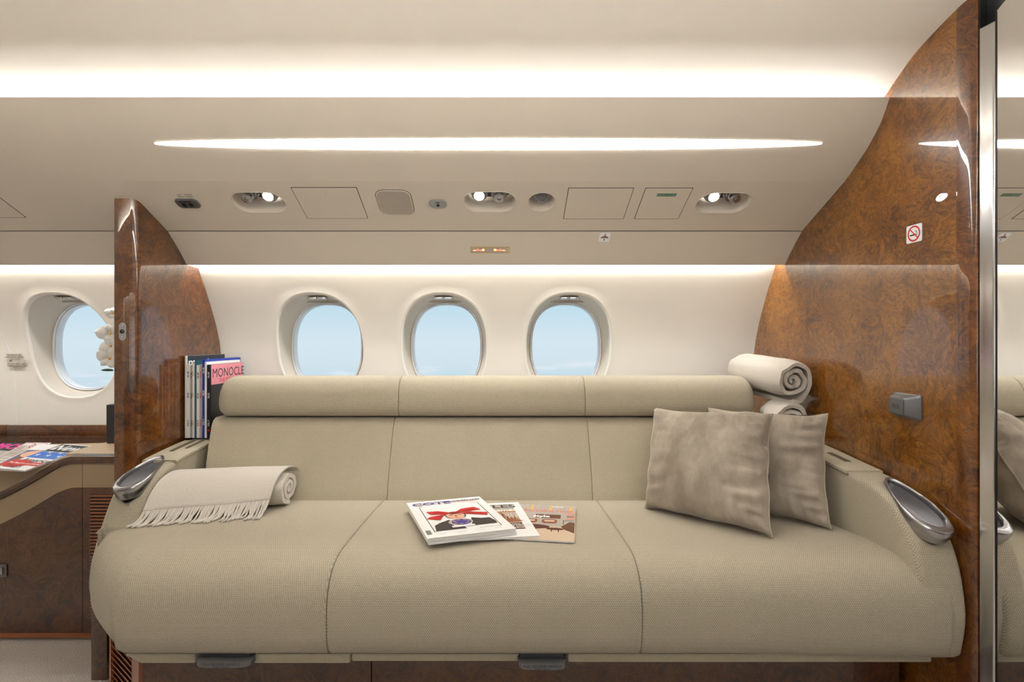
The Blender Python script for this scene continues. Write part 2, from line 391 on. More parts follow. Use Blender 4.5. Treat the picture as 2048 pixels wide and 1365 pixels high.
MB().box((XL0-.03, MIR-2.1, 0), (XL0, 2.12, 1.8)).build('wall_left', M['wallc'])['kind'] = 'structure'

MB().box((XL0+.001, MIR-2.08, .0), (1.06, -.03, .70), r=.004).build('unseen_sideboard', M['burl2'])['kind'] = 'structure'  # unseen dark sideboard block, added to cut bounce light on the sofa front
# window wall with oval openings
WX = [-1.733, -.732, -.232, .267]; WZ = .977; WA, WB, WE = .171, .206, 2.35
wp = [(z, y) for y, z in WALL][::-1]; ws = smoothline([(z, y) for z, y in wp], 5); wsp = [(p[0], p[1]) for p in ws]
def wally(z): return interp(wsp, z)
HA, HB = WA+.03, WB+.03
holes = [[(cx+x, WZ+z) for x, z in superell(HA, HB, WE)] for cx in WX]
V, T = fill(densify([(XL0, .0), (1.03, .0), (1.03, 1.42), (XL0, 1.42)], .03), holes, .06, .035)
mb = MB(); mb.add([(p[0], wally(p[1]), p[1]) for p in V], T); mb.build('wall_far', M['wallc'])['kind'] = 'structure'
V, T = fill(densify([(XL0, .0), (XE, .0), (XE, 1.42), (XL0, 1.42)], .05), [[(cx+x, WZ+z) for x, z in superell(HA, HB, WE)] for cx in NWX], .12, .08)
mb = MB(); mb.add([(p[0], MIR-wally(p[1]), p[1]) for p in V], T); mb.build('wall_near', M['wallc'])['kind'] = 'structure'
for i, cx in enumerate(NWX):
    root = thing('window_%d' % (i+5), (cx, MIR-2.1, WZ-WB), None, None, kind='structure')
    mb = MB(); mb.loft([[(cx+x, MIR-(wally(WZ+z)*(1-fl)+2.085*fl)-h, WZ+z) for x, z in superell(WA+d, WB+d, WE)] for d, h, fl in ((.03, 0, 0), (.008, -.004, 0), (0, 0, 0), (-.004, .03, .3), (-.025, .085, 1))])
    mb.build('window_frame', M['wallc'], root)
    MB().prism(superell(WA-.025, WB-.025, WE), 0, .004, T=frame((cx, MIR-2.175, WZ), (1, 0, 0), (0, 0, 1))).build('pane', M['glass'], root)
sillz = []
for i, cx in enumerate(WX):
    root = thing('window_%d' % (i+1), (cx, wally(WZ-WB)+.02, WZ-WB), None, None, kind='structure')
    rings = []
    for d, h in ((.03, 0), (.012, -.0001), (.008, -.0010), (.0045, -.0014), (.0015, -.0006), (0, .0018), (-.0015, .008), (-.004, .03), (-.010, .055), (-.018, .075), (-.025, .085)):
        q = superell(WA+d, WB+d, WE); fl = min(1, max(0, h/.085))
        rings.append([(cx+x, (wally(WZ+z)*(1-fl)+2.085*fl)+h, WZ+z-.0*fl) for x, z in q])
    mb = MB(); mb.loft(rings[:7]); mb.loft(rings[6:], mi=1); mb.build('window_frame', [M['wallc'], M['panel']], root)
    rings = []
    for d, h in ((-.0235, 2.166), (-.0235, 2.160), (-.026, 2.160), (-.027, 2.170), (-.028, 2.172), (-.030, 2.168), (-.031, 2.172), (-.032, 2.20)):
        q = superell(WA+d, WB+d, WE+.1); rings.append([(cx+x, h, WZ+z) for x, z in q])
    MB().loft(rings).build('inner_ring', M['white'], root, tags=('white inner ring',))
    q = superell(WA-.028, WB-.028, WE+.1)
    MB().prism(q, 0, .004, T=frame((cx, 2.190, WZ), (1, 0, 0), (0, 0, 1))).build('pane', M['glass'], root)
    # shade pulled down a little, with its two-piece latch
    zs = WZ-.0+.1625; q = [(x, z) for x, z in superell(WA-.012, WB-.012, WE) if z > zs-WZ]
    zt = CZ+(CV-605)/F*2.120
    q = [(x, z) for x, z in superell(WA-.008, WB-.004, WE, 120) if z > zt-WZ]; xr = max(p[0] for p in q)
    q = [(xr, zt-WZ)]+q+[(-xr, zt-WZ)]
    MB().prism(q, -.003, .003, T=frame((cx, 2.118, WZ), (1, 0, 0), (0, 0, 1)), bev=.001).build('window_shade', M['panel'], root)
    lt = MB(); zl = CZ+(CV-597)/F*2.03
    lt.box((cx-.036, 2.035, zl-.004), (cx-.001, 2.07, zl+.006), r=.002); lt.box((cx+.001, 2.035, zl-.004), (cx+.036, 2.07, zl+.006), r=.002)
    lt.box((cx-.03, 2.05, zl+.003), (cx+.03, 2.085, zl+.010), mi=1, r=.001); lt.box((cx-.02, 2.07, zl+.0), (cx+.02, 2.116, zl+.006), mi=1)
    lt.build('latch', [M['chrome'], M['nickel']], root)

# trims: overhead panels, valance
def ovprof(edge=True): return [(1.50, 1.545), (1.43, 1.572), (1.395, 1.60), (1.372, 1.632), (1.364, 1.640)]+OV
def ray_on(prof, v):
    k = (CV-v)/F
    for (y0, z0), (y1, z1) in zip(prof, prof[1:]):
        g0 = (z0-CZ)-k*y0; g1 = (z1-CZ)-k*y1
        if g0*g1 <= 0:
            t_ = g0/(g0-g1); return Vector((0, y0+(y1-y0)*t_, z0+(z1-z0)*t_)), Vector((0, y0-y1, z0-z1)).normalized()
    raise ValueError(v)
def ovf(u, v, prof=OV, lift=0):
    p, up = ray_on(prof, v); p.x = (u-CU)/F*p.y
    fr_ = frame(p, (1, 0, 0), up); return Matrix.Translation(fr_.col[2].to_3d()*lift) @ fr_
# main planar service strip of the overhead panel: holes for light units
P0 = Vector((0, 1.536, 1.4755)); P1 = Vector((0, 1.754, 1.375)); SL = (P1-P0).length; SU = (P0-P1).normalized()
SF = frame(P0, (1, 0, 0), SU)         # local: x, y up the slope, z into the cabin
def sl(u, v):
    p, _ = ray_on([(1.536, 1.4755), (1.754, 1.375)], v); X = (u-CU)/F*p.y; return X, -(p-P0).length
# local coordinates from pixels of the photograph
units = [(518, 406, 1), (979, 405, -1), (1446, 407, -1)]      # centre, which side the lamp is on (+1 right)
lw = .166
UC = []; sh = []
for u, v, s_ in units:
    x, y = sl(u, v); UC.append((x, y)); sh.append([(x+a, y+b) for a, b in rounded(lw, .094, .046, 8)])
x, y = sl(1083, 405); rc = (x, y); sh.append([(x+a, y+b) for a, b in superell(.043, .043, 2, 32)])
XS = -1.153
mainx = (XS+.0005, XR0-.0005)
sheet('trim_9', [(y+.0012, z+.0004) for y, z in ovprof()], XS-.02, XS+.02, M['panel'])
V, T = fill([(mainx[0], -SL), (mainx[1], -SL), (mainx[1], 0), (mainx[0], 0)], sh, .12, .05)
mb = MB(); mb.add([SF @ Vector((p[0], p[1], 0)) for p in V], T)
pr = ovprof()[:-1]
mb.loft([[(x_, y_, z_) for y_, z_ in pr] for x_ in mainx], closed=False)
mb.loft([[(x_, y_, z_) for y_, z_ in ((1.754, 1.375), (1.756, 1.385), (1.76, 1.40))] for x_ in mainx], closed=False)
bm_ = mb.build('trim_1', M['panel'], smooth=25); bm_['kind'] = 'structure'
sheet('trim_2', ovprof()+[(1.756, 1.385), (1.76, 1.40)], XL0, XS-.0005, M['panel'])
vp = VAL+[(1.864, 1.2745), (1.868, 1.2765), (1.868, 1.30), (1.83, 1.36), (1.78, 1.40)]
sheet('trim_3', [(1.762, 1.40), (1.757, 1.384)]+vp, XL0, XR0-.0005, M['panel'])
sheet('trim_4', [(1.45, 1.545), (1.55, 1.52), (1.79, 1.41)], XL0, XR0-.001, M['paneldark'])
sheet('trim_5', ovprof()+[(1.756, 1.385)]+vp, XL0, XR0, M['panel'], mirror=True)
mb = MB(); mb.tube([(XL0, 1.7548, 1.3736), (XR0-.001, 1.7548, 1.3736)], .0007, 6); mb.build('trim_11', M['paneldark'])['kind'] = 'structure'
# wall panel joint left of the forward window
mb = MB()
pth = [(0, 668), (12, 686), (22, 712), (28, 745), (31, 790), (33, 820), (34, 853)]
pp = []
for u, v in pth:
    z = 1-(v-CV)/F*2.08; z = CZ-(v-CV)/F*wally(z); y = wally(z); pp.append(((u-CU)/F*y, y+.0005, z))
pp = [(-2.12, wally(1.12), 1.12), (-2.08, wally(1.06), 1.06)]+pp
mb.tube([tuple(p) for p in smoothline(pp, 4)], .0014, 6); mb.build('trim_6', M['white'])['kind'] = 'structure'

# ------------------------------------------------------------------ right wall (burl bulkhead), post and mirror
MB().box((XR0, 1.158, 0), (XE, 2.12, 1.80)).build('wall_right', M['burl'])['kind'] = 'structure'
mb = MB(); pr = smoothline([(1.0195, 1.159), (1.0195, 1.150), (1.0208, 1.138), (1.0228, 1.127), (1.0262, 1.119), (1.0285, 1.1165), (1.034, 1.1155)], 4)
mb.loft([[(x_, y_, z_) for x_, y_ in pr] for z_ in (0, 1.80)], closed=False); mb.build('trim_7', M['burlp'])['kind'] = 'structure'
mb = MB(); mb.box((1.0300, 1.1125, 0), (1.045, 1.1150, 1.80)); mb.build('trim_8', M['black'])['kind'] = 'structure'
# brushed metal post
rt = thing('door_post', (1.025, 1.085, 0), 'tall brushed steel post between the burl wall and the mirror', 'post')
sec = [(1.0287, 1.1120), (1.0292, 1.1095), (1.0306, 1.1040), (1.0322, 1.0965), (1.0338, 1.0890), (1.0346, 1.0850), (1.0362, 1.0842), (1.050, 1.0842), (1.050, 1.1120)]
mb = MB(); mb.loft([[(x_, y_, z_) for x_, y_ in sec] for z_ in (0.0, 1.672)], True, (True, True)); mb.build('profile', M['metalv'], rt, smooth=60)
mb = MB(); mb.box((1.0352, 1.0812, 0), (1.050, 1.0840, 1.69)); mb.build('seal', M['black'], rt)
rt = thing('mirror', (1.05, .8, 0), 'tall mirror panel at the right edge reflecting the sofa', 'mirror')
MB().prism([(1.081, 0), (1.081, 1.692), (1.045, 1.712), (.25, 1.75), (.25, 0)], 0, .006, T=frame((1.0362, 0, 0), (0, 1, 0), (0, 0, 1))).build('mirror_glass', M['mirror'], rt)
MB().prism([(1.081, 0), (1.081, 1.71), (.22, 1.765), (.22, 0)], .0065, .02, T=frame((1.0362, 0, 0), (0, 1, 0), (0, 0, 1))).build('backing', M['darkgrey'], rt)
# closing wall behind the mirror side
MB().box((1.0618, MIR-2.1, 0), (1.08, 1.158, 1.80)).build('wall_behind_mirror', M['darkgrey'])['kind'] = 'structure'

def sign(name, c, xa, ya, w_, h_, label, draw, mats, base, r=.004, cat='sign'):
    rt = thing(name, c, label, cat); Tm = frame(c, xa, ya)
    MB().prism(rounded(w_, h_, r, 4), 0, .0012, T=Tm, bev=.0003).build('plate', base, rt)
    mb = MB(); draw(mb, Tm @ Matrix.Translation((0, 0, .0013))); mb.build('print', mats, rt, smooth=0); return rt
def ring(mb, ro, ri, mi, Tm, n=32, z=.0002):
    mb.loft([[(r_*math.cos(2*PI*k/n), r_*math.sin(2*PI*k/n), z) for k in range(n)] for r_ in (ro, ri)], mi=mi, T=Tm)
def onR(u, v): D = XR0*F/(u-CU); return at(u, v, D)
def nosmoke(mb, Tm):
    ring(mb, .0195, .0155, 0, Tm)
    mb.add([(-.0125, .0105, .0003), (-.0105, .0125, .0003), (.0125, -.0105, .0003), (.0105, -.0125, .0003)], [(0, 1, 2, 3)], 0, Tm)
    mb.box((-.0125, -.005, 0), (.006, -.0015, .0001), 1, Tm); mb.box((.007, -.005, 0), (.0085, -.0015, .0001), 1, Tm); mb.box((.0093, -.005, 0), (.0107, -.0015, .0001), 1, Tm)
    for k in (0, 1): mb.tube([(.008+.003*k, .000, 0), (.006+.003*k, .003, 0), (.008+.002*k, .005, 0), (.003, .0075, 0)], .0005, 4, 1, Tm)
a = onR(1829, 468); a.x -= .0003
sign('no_smoking_sign', a, (0, -1, 0), (0, 0, 1), .048, .044, 'square white no smoking sign with red ring on the burl wall', nosmoke, [M['red'], M['ink']], M['white'])
# fold out hook box on the bulkhead
c = onR(1817, 813); rt = thing('coat_hook', c, 'small grey metal fold-away hook box on burl wall above the armrest', 'hook')
Tm = frame(c, (0, -1, 0), (0, 0, 1)); mb = MB()
q0 = rounded(.088, .062, .006, 4); q1 = rounded(.084, .058, .005, 4); q2 = rounded(.055, .045, .006, 4)
mb.loft([[(x_, y_, 0) for x_, y_ in q0], [(x_, y_, .004) for x_, y_ in q0], [(x_*.98, y_*.98, .006) for x_, y_ in q1], [(x_-.002, y_+.0, .026) for x_, y_ in q2], [(x_*.9-.002, y_*.9, .0285) for x_, y_ in q2]], True, (True, True), 0, Tm)
mb.build('housing', M['gunmetal'], rt, smooth=30)
Tb = Tm @ Matrix.Translation((-.002, 0, .0285))
mb = MB(); mb.prism(rounded(.046, .037, .004, 4), 0, .002, T=Tb, bev=.0006); mb.build('button', M['gunmetal'], rt)
mb = MB(); Tt = Tb @ Matrix.Translation((0, 0, .0022))
for k in range(5): mb.tube([(-.012+k*.005, .004+.003*math.sin(k*2), 0), (-.008+k*.004, .001, 0), (-.01+k*.005, -.004, 0)], .0005, 4, 0, Tt)
mb.tube([(-.014, -.006, 0), (.014, -.006, 0)], .0005, 4, 0, Tt); mb.build('engraving', M['darkgrey'], rt)

# ------------------------------------------------------------------ left partition
XP = -1.136
rt = thing('partition', (XP-.035, 1.8, 0), 'glossy burl wood partition with rounded front edge left of the sofa', 'partition')
front = 1.605; WL, WR = XP-.072, XP
# plan section swept up; upper/rear edges follow the overhead panel and wall
def backy(z):
    if z > 1.375: return interp(sorted([(z_, y_) for y_, z_ in OV]), z)
    if z > 1.2757: return interp(sorted([(z_, y_) for y_, z_ in VAL]), z)
    return wally(z)-.0005
zs_ = [0, .2, .4, .6, .8, .9, 1.0, 1.05, 1.1, 1.15, 1.2, 1.24, 1.272, 1.2758, 1.29, 1.31, 1.335, 1.3725, 1.39, 1.42, 1.444]
mb = MB(); rings = []
for z in zs_:
    yb = max(backy(z), front+.03)-.0008; r_ = .022
    sec = [(WL, yb)]+[(WL+.006-.006*math.cos(a_), front+.006-.006*math.sin(a_)) for a_ in (0, PI/4, PI/2)]
    sec += [(WR-r_+r_*math.sin(a_), front+r_-r_*math.cos(a_)) for a_ in [PI/2*k/7 for k in range(8)]]+[(WR, yb)]
    rings.append([(x_, y_, z) for x_, y_ in sec])
mb.loft(rings, True, (True, True)); mb.build('panel', M['burlp'], rt, smooth=30)
mb = MB(); mb.box((WL-.002, 1.52, 0), (WL+.045, 1.603, .365), r=.002); mb.build('kick_panel', M['burl2'], rt)
c = at(246, 664, front); rt = thing('door_latch_plate', c, 'small oval steel plate with dark button on the partition front', 'latch'); c.y -= .0006
Tm = frame(c, (1, 0, 0), (0, 0, 1)); mb = MB(); mb.prism(rounded(.0225, .056, .011, 8), 0, .002, T=Tm, bev=.0005); mb.build('plate', M['greyplastic'], rt)
mb = MB(); mb.lathe([(.0063, 0), (.0063, .0035), (.005, .0042)], 20, T=Tm @ Matrix.Translation((0, 0, .002))); mb.build('button', M['black'], rt)
for s_ in (-1, 1): MB().lathe([(.003, 0), (.003, .0006), (.0015, .001)], 12, T=Tm @ Matrix.Translation((0, s_*.018, .002))).build('screw', M['chrome'], rt)

# ------------------------------------------------------------------ overhead fixtures
# long lens shaped lamp
xa, xb = (310-CU)/F*1.432, (1643-CU)/F*1.432
rt = thing('strip_light', ((xa+xb)/2, 1.43, 1.55), 'long slim lens-shaped white lamp glowing in the overhead panel', 'light')
def lens(k, lift, n=80):
    P = []
    for s_ in (1, -1):
        for i in range(n+1):
            t_ = math.sin(PI/2*(-1+2*i/n if s_ == 1 else 1-2*i/n))
            hh = (1-abs(t_)**2.2)**.52
            x_ = (xa+xb)/2+(xb-xa)/2*t_*(1 if k == 0 else 1+.002)
            vmid = 287.5; v_ = vmid+(-9.5 if s_ == 1 else 12.5)*hh*(1+k*.0)
            fr_ = ovf(CU, v_, OV, lift); p = fr_.col[3].to_3d(); P.append(Vector((x_, p.y, p.z)))
    return P
o1 = lens(0, .0010); o2 = lens(0, -.006); n_ = len(o1)//2
mb = MB(); top = o1[:n_]; bot = o1[n_:][::-1]
mb.loft([top, bot], closed=False); mb.loft([o1, o2]); mb.build('diffuser', M['lamp'], rt, smooth=0)
# the same lamp on the other side of the cabin
rt2 = thing('strip_light', ((xa+xb)/2, MIR-1.43, 1.55), 'long slim white lamp in the overhead panel behind the viewer', 'light')
f_ = lambda P: [Vector((p.x, MIR-p.y, p.z)) for p in P]
mb = MB(); mb.loft([f_(top), f_(bot)], closed=False); mb.build('diffuser', M['lamp'], rt2, smooth=0)

def lamp_head(mb_ring, mb_lens, T):
    mb_ring.lathe([(.026, -.02), (.026, -.002), (.024, 0), (.021, 0), (.0185, .004), (.0175, .011), (.0165, .012), (.0155, .010)], 28, T=T, cap=False)
    mb_lens.lathe([(.0158, .002), (.0158, .0105), (.010, .0122), (.001, .0128)], 28, T=T)
def nozzle(mb, T):
    mb.lathe([(.026, -.022), (.026, -.004), (.0235, 0), (.019, -.003), (.0165, 0), (.016, .008), (.014, .010), (.0135, .018), (.016, .021), (.016, .027), (.012, .029), (.007, .029), (.0055, .024), (.002, .023)], 28, T=T)
labs = ['oval recess above the sofa\'s left end, air nozzle left of its lit lamp', 'oval recess in the middle of the overhead panel, lit lamp left of its nozzle', 'oval recess nearest the right burl wall with lit reading lamp and nozzle']
for (x, y), (u, v, s_), lb in zip(UC, units, labs):
    T0 = SF @ Matrix.Translation((x, y, 0)); rt = thing('reading_light_unit', T0.col[3].to_3d(), lb, 'reading light', 'reading light units')
    rings = []
    for d, z in ((.0035, .0005), (.002, .0018), (0, .0012), (-.001, -.003), (-.0035, -.006), (-.0045, -.012), (-.006, -.03), (-.010, -.042), (-.02, -.048)):
        q = rounded(lw+2*d, .094+2*d, .046+d, 8); rings.append([(a_, b_, z) for a_, b_ in q])
    MB().loft(rings, True, (False, True), 0, T0).build('housing', M['panel'], rt, smooth=50)
    tl = Matrix.Rotation(-.35, 4, 'X')
    TL = T0 @ Matrix.Translation((s_*.032, .011, -.022)) @ tl
    a_, b_ = MB(), MB(); lamp_head(a_, b_, TL); a_.build('lamp_ring', M['greyplastic'], rt); b_.build('lamp_lens', M['spot'], rt)
    a_ = MB(); nozzle(a_, T0 @ Matrix.Translation((-s_*.030, .011, -.024)) @ tl); a_.build('air_nozzle', M['metal'], rt)
    li = bpy.data.lights.new('reading_spot', 'SPOT'); li.energy = 5 if s_ < 0 else 3; li.spot_size = 1.5; li.spot_blend = .6; li.shadow_soft_size = .018; li.color = (1, .96, .9)
    lo = bpy.data.objects.new('reading_spot', li); COL.objects.link(lo); p = (TL @ Matrix.Translation((0, 0, .01))).col[3].to_3d(); lo.location = p
    lo.rotation_euler = Vector((.12, -.1, -1)).to_track_quat('-Z', 'Y').to_euler()
T0 = SF @ Matrix.Translation((rc[0], rc[1], 0)); rt = thing('ceiling_spotlight', T0.col[3].to_3d(), 'round recessed lamp that is unlit, between the air nozzle and access panels', 'spotlight')
rings = [[(p[0], p[1], z) for p in superell(.043+d, .043+d, 2, 32)] for d, z in ((.003, .0005), (.0015, .0018), (0, .001), (-.003, -.005), (-.006, -.015), (-.008, -.035), (-.018, -.045))]
MB().loft(rings, True, (False, True), 0, T0).build('housing', M['panel'], rt, smooth=50)
TL = T0 @ Matrix.Translation((0, .012, -.020)) @ Matrix.Rotation(-.3, 4, 'X'); a_, b_ = MB(), MB(); lamp_head(a_, b_, TL @ Matrix.Scale(1.1, 4)); a_.build('lamp_ring', M['greyplastic'], rt); b_.build('lens', M['dull'], rt)

def access(ul, ur, vt, vb, label, extra=None):
    xl = sl(ul[0], vt)[0]; xr = sl(ur[0], vt)[0]; yt = sl(ul[0], vt)[1]; yb = sl(ul[0], vb)[1]
    xl2 = sl(ul[1], vb)[0]; xr2 = sl(ur[1], vb)[0]; xl = (xl+xl2)/2; xr = (xr+xr2)/2
    T0 = SF @ Matrix.Translation(((xl+xr)/2, (yt+yb)/2, .0004)); rt = thing('access_panel', T0.col[3].to_3d(), label, 'access panel', 'overhead access panels')
    W_, H_ = xr-xl, yt-yb
    MB().prism(rounded(W_+.0034, H_+.0040, .003, 3), -.001, .0001, T=T0).build('gap_seal', M['paneldark'], rt, smooth=0)
    MB().prism(rounded(W_, H_, .003, 3), -.0005, .0009, T=T0, bev=.0004).build('door', M['panel'], rt, smooth=20)
    if extra: extra(T0 @ Matrix.Translation((0, 0, .0011)), W_, H_, rt)
def pin(T, W_, H_, rt): MB().lathe([(.0012, 0), (.0012, .0003)], 8, T=T @ Matrix.Translation((0, H_*.33, 0))).build('pin_hole', M['black'], rt)
def greenl(T, W_, H_, rt):
    T = T @ Matrix.Translation((0, H_*.3, 0)); mb = MB(); mb.box((-.030, -.006, -.0004), (.030, .006, .0003), 0, T)
    addtext(mb, 'EMERGENCY OXYGEN', .0058, T, 1, .0005); mb.build('green_label', [M['green'], M['white']], rt, smooth=0)
access((585, 613), (716, 732), 376, 437, 'blank square-cornered access panel between the left oval recess and speaker grille', pin)
access((1137, 1128), (1264, 1249), 377, 438, 'blank access panel right of the round unlit lamp', pin)
access((1290, 1271), (1385, 1356), 377, 438, 'smaller access panel marked with a green strip label', greenl)
# the one cut by the left frame edge, on the forward overhead
access((-190, -170), (6, 45), 396, 435, 'access panel of the forward overhead, cut by the left edge of the frame')

# speaker grille
xl = (sl(755, 405)[0]+sl(766, 405)[0])/2; x0 = sl(790, 405)[0]; T0 = SF @ Matrix.Translation((x0, sl(790, 406)[1], .0004))
rt = thing('speaker_grille', T0.col[3].to_3d(), 'rounded square perforated speaker grille in the overhead panel', 'speaker')
MB().prism(rounded(.112, .119, .03, 8), -.001, .0002, T=T0).build('surround', M['paneldark'], rt)
MB().prism(rounded(.109, .116, .029, 8), 0, .0022, T=T0, bev=.001).build('grille', M['panel'], rt)
mb = MB()
pol = rounded(.104, .111, .027, 6)
for i in range(-22, 23):
    for j in range(-27, 28):
        x_, y_ = (i+.5*(j % 2))*.0026, j*.00225
        if inpoly(x_, y_, pol): mb.add([(x_+.00085*math.cos(PI/3*k), y_+.00085*math.sin(PI/3*k), .0024) for k in range(6)], [(0, 1, 2, 3, 4, 5)], 0, T0)
mb.build('perforation', M['darkgrey'] if 0 else mat('hole_brown', srgb(98, 86, 72), .8), rt, smooth=0)['kind'] = 'stuff'
def pill(u, v, w_, h_, name, label, m, draw, cat, r=.012):
    x_, y_ = sl(u, v); T0 = SF @ Matrix.Translation((x_, y_, .0004)); rt = thing(name, T0.col[3].to_3d(), label, cat)
    MB().prism(rounded(w_, h_, r, 6), 0, .004, T=T0, bev=.0016).build('faceplate', m, rt); draw(T0 @ Matrix.Translation((0, 0, .0042)), rt)
def sw(T, rt):
    MB().box((-.006, .0085, -.001), (.006, .0115, .0008), T=T, r=.0004).build('indicator', M['black'], rt)
    MB().lathe([(.005, -.001), (.005, .0008), (.004, .0012)], 16, T=T @ Matrix.Translation((0, -.003, 0)) @ Matrix.Scale(1.3, 4, (0, 1, 0))).build('button', M['black'], rt)
pill(876, 408, .056, .040, 'call_button', 'silver pill shaped control plate with one black button in the overhead', M['greyplastic'], sw, 'button', .018)
def sw2(T, rt):
    MB().box((-.022, .010, -.001), (.016, .0125, .0006), T=T).build('indicator', M['black'], rt)
    for s_ in (-1, 1): MB().box((s_*.010-.006-.001, -.012, -.001), (s_*.010+.006-.001, .004, .003), T=T, r=.001).build('rocker', M['black'], rt)
pill(376, 407, .072, .043, 'light_switch', 'dark grey two rocker switch plate near the partition top', M['gunmetal'], sw2, 'switch', .016)
mb = MB(); x_, y_ = sl(368, 392); T0 = SF @ Matrix.Translation((x_, y_, .0005))
mb.box((-.022, -.008, 0), (.026, .008, .0002), 2, T0)
for k, (a_, b_) in enumerate((('LEFT', 'READ'), ('RIGHT', 'READ'))):
    addtext(mb, a_, .0085, T0 @ Matrix.Translation((-.011+.026*k, .0045, 0)), 0); addtext(mb, b_, .0085, T0 @ Matrix.Translation((-.011+.026*k, -.0045, 0)), 0)
tag(mb.build('switch_label', [M['ink'], M['ink'], M['panel']], smooth=0), 'tiny printed two-word label above the dark switch plate', 'label')
# ditching placard on valance
def raft(mb, Tm):
    mb.box((-.013, -.0005, 0), (.013, .0018, .0003), 0, Tm); mb.box((-.008, .002, 0), (.009, .0042, .0003), 1, Tm)
    mb.box((-.013, -.0042, 0), (.013, -.0024, .0003), 0, Tm)
    mb.lathe([(.0021, 0), (.0021, .0003)], 10, 0, Tm @ Matrix.Translation((.001, .0125, 0))); mb.tube([(.001, .010, 0), (.0, .006, 0), (.004, .004, 0)], .0011, 5, 0, Tm); mb.tube([(.001, .009, 0), (-.006, .0035, 0)], .0005, 4, 0, Tm)
    mb.add([(-.0028, -.0105, .0002), (.0, -.0145, .0002), (.0028, -.0105, .0002), (0, -.0065, .0002)], [(0, 1, 2, 3)], 0, Tm)
fr_ = ovf(1209, 475, VAL, .0003)
sign('life_raft_placard', fr_.col[3].to_3d(), fr_.col[0].to_3d(), fr_.col[1].to_3d(), .037, .038, 'small white placard with a raft and figure pictogram on the valance', raft, [M['ink'], M['red']], M['white'])
# lit seat belt sign
fr_ = ovf(980, 500.5, VAL, .0004); rt = thing('cabin_sign', fr_.col[3].to_3d(), 'narrow lit sign with glowing orange pictograms above the middle window', 'sign')
MB().prism(rounded(.139, .0275, .001, 2), 0, .001, T=fr_).build('frame', M['gold'], rt)
MB().prism(rounded(.133, .0225, .001, 2), .0, .0014, T=fr_).build('glass', M['signglass'], rt)
mb = MB(); T1 = fr_ @ Matrix.Translation((0, 0, .0016))
for cx, sg in ((-.036, 1), (.030, -1)):
    for k, (dx_, ww, hh, mi) in enumerate(((-.018, .014, .003, 0), (-.006, .010, .008, 1), (.003, .008, .006, 1), (.012, .010, .010, 0))):
        mb.prism(superell(ww/2, hh/2, 1.6, 10), 0, .0003, mi, T1 @ Matrix.Translation((cx+sg*dx_, .001*((k % 2)*2-1), 0)))
mb.build('pictogram', [M['orange'], M['redglow']], rt, smooth=0)
# wall placard left window
y_ = wally(.96); c = at(31, 721, y_-.0015)
def wl(mb, Tm):
    for k, s_ in enumerate(('IN CASE OF FIRE', 'MOVE SHADE UPWARD', 'AND LATCH')): addtext(mb, s_, .0075, Tm @ Matrix.Translation((0, .020-.0085*k, 0)), 0)
    mb.box((-.024, -.004, 0), (-.012, -.0015, .0003), 0, Tm)
    for k, s_ in enumerate(('DO NOT OPEN SHADE', 'DURING TAKEOFF AND')): addtext(mb, s_, .0075, Tm @ Matrix.Translation((.004, -.016-.0085*k, 0)), 0)
sign('window_placard', c, (1, 0, 0), (0, -.2, 1), .066, .056, 'small beige placard with tiny black print beside the left window', wl, [M['ink']], M['panel'], .001)

# ------------------------------------------------------------------ sofa
SX1, SX2 = -.385, .308
ZT = [(1.10, .497), (1.16, .500), (1.22, .501), (1.30, .500), (1.45, .495), (1.60, .4875), (1.72, .480)]
def ztop(y): return interp(ZT, y)
sofa = thing('sofa', (-.04, 1.5, 0), 'long three seat sofa in beige woven fabric under the windows', 'sofa')
YF = 1.13; YB = 1.69
ZTs = [(p[0], p[1]) for p in smoothline(ZT, 5)]
def ztop(y): return interp(ZTs, y)
ROUND = [(.045, .300, 0), (.022, .303, 0), (.008, .318, 0), (.001, .350, 0), (0, .385, 0), (.001, .415, 0), (.005, .062, 1), (.013, .043, 1), (.026, .027, 1), (.044, .014, 1), (.068, .005, 1), (.100, .0, 1)]
def yfront(x):
    return interp([(-1.079, 1.392), (-1.076, 1.362), (-1.066, 1.335), (-1.03, 1.290), (-1.0, 1.256), (-.952, 1.209), (-.90, 1.166), (-.87, 1.144), (-.856, 1.1345), (-.842, YF), (.5, YF), (.85, 1.120), (.97, 1.117), (.985, 1.119), (.992, 1.124)], x)
def seat(xs, ins, xend=None, name='seat_cushion'):
    rings = []; uvs = []; acc = 0; px = None
    for x, d in zip(xs, ins):
        yf = yfront(x); sl_ = abs(yfront(x+.004)-yfront(x-.004))/.008; k = min(math.sqrt(1+sl_*sl_), 2.0)
        yb = YB if x > -1.0125 else 1.394
        P = [(yf+a_*k*(1 if (t_ or x > -.86) else 2.0), (z if not t_ else ztop(yf+a_*k)-z)) for a_, z, t_ in ROUND]
        P = [(min(a_, yb-.004), z) for a_, z in P]
        y0 = P[-1][0]; P += [(y0+(yb-.004-y0)*j/10, ztop(y0+(yb-.004-y0)*j/10)) for j in range(1, 11)]
        P += [(yb, ztop(yb)-.01), (yb, .31), (yb-.004, .30)]
        if d: P = inset(P, d)
        L_ = [0]
        for p, q in zip(P, P[1:]): L_.append(L_[-1]+min(math.dist(p, q), .3))
        if px is not None: acc += math.hypot(x-px[0], yf-px[1])
        else: acc = x
        px = (x, yf)
        if xend: rings.append([(x+xend(x, y), y, z) for y, z in P])
        else: rings.append([(x, y, z) for y, z in P])
        uvs.append([(acc+(x-acc)*min(1, max(0, (i-4)/14)) if xs[0] < -1 else x+(xend(x, P[i][0]) if xend else 0), L_[i]) for i in range(len(P))])
    mb = MB(); mb.loft(rings, True, (True, True), 0, None, uvs); return mb.build(name, M['fabric'], sofa, smooth=62)
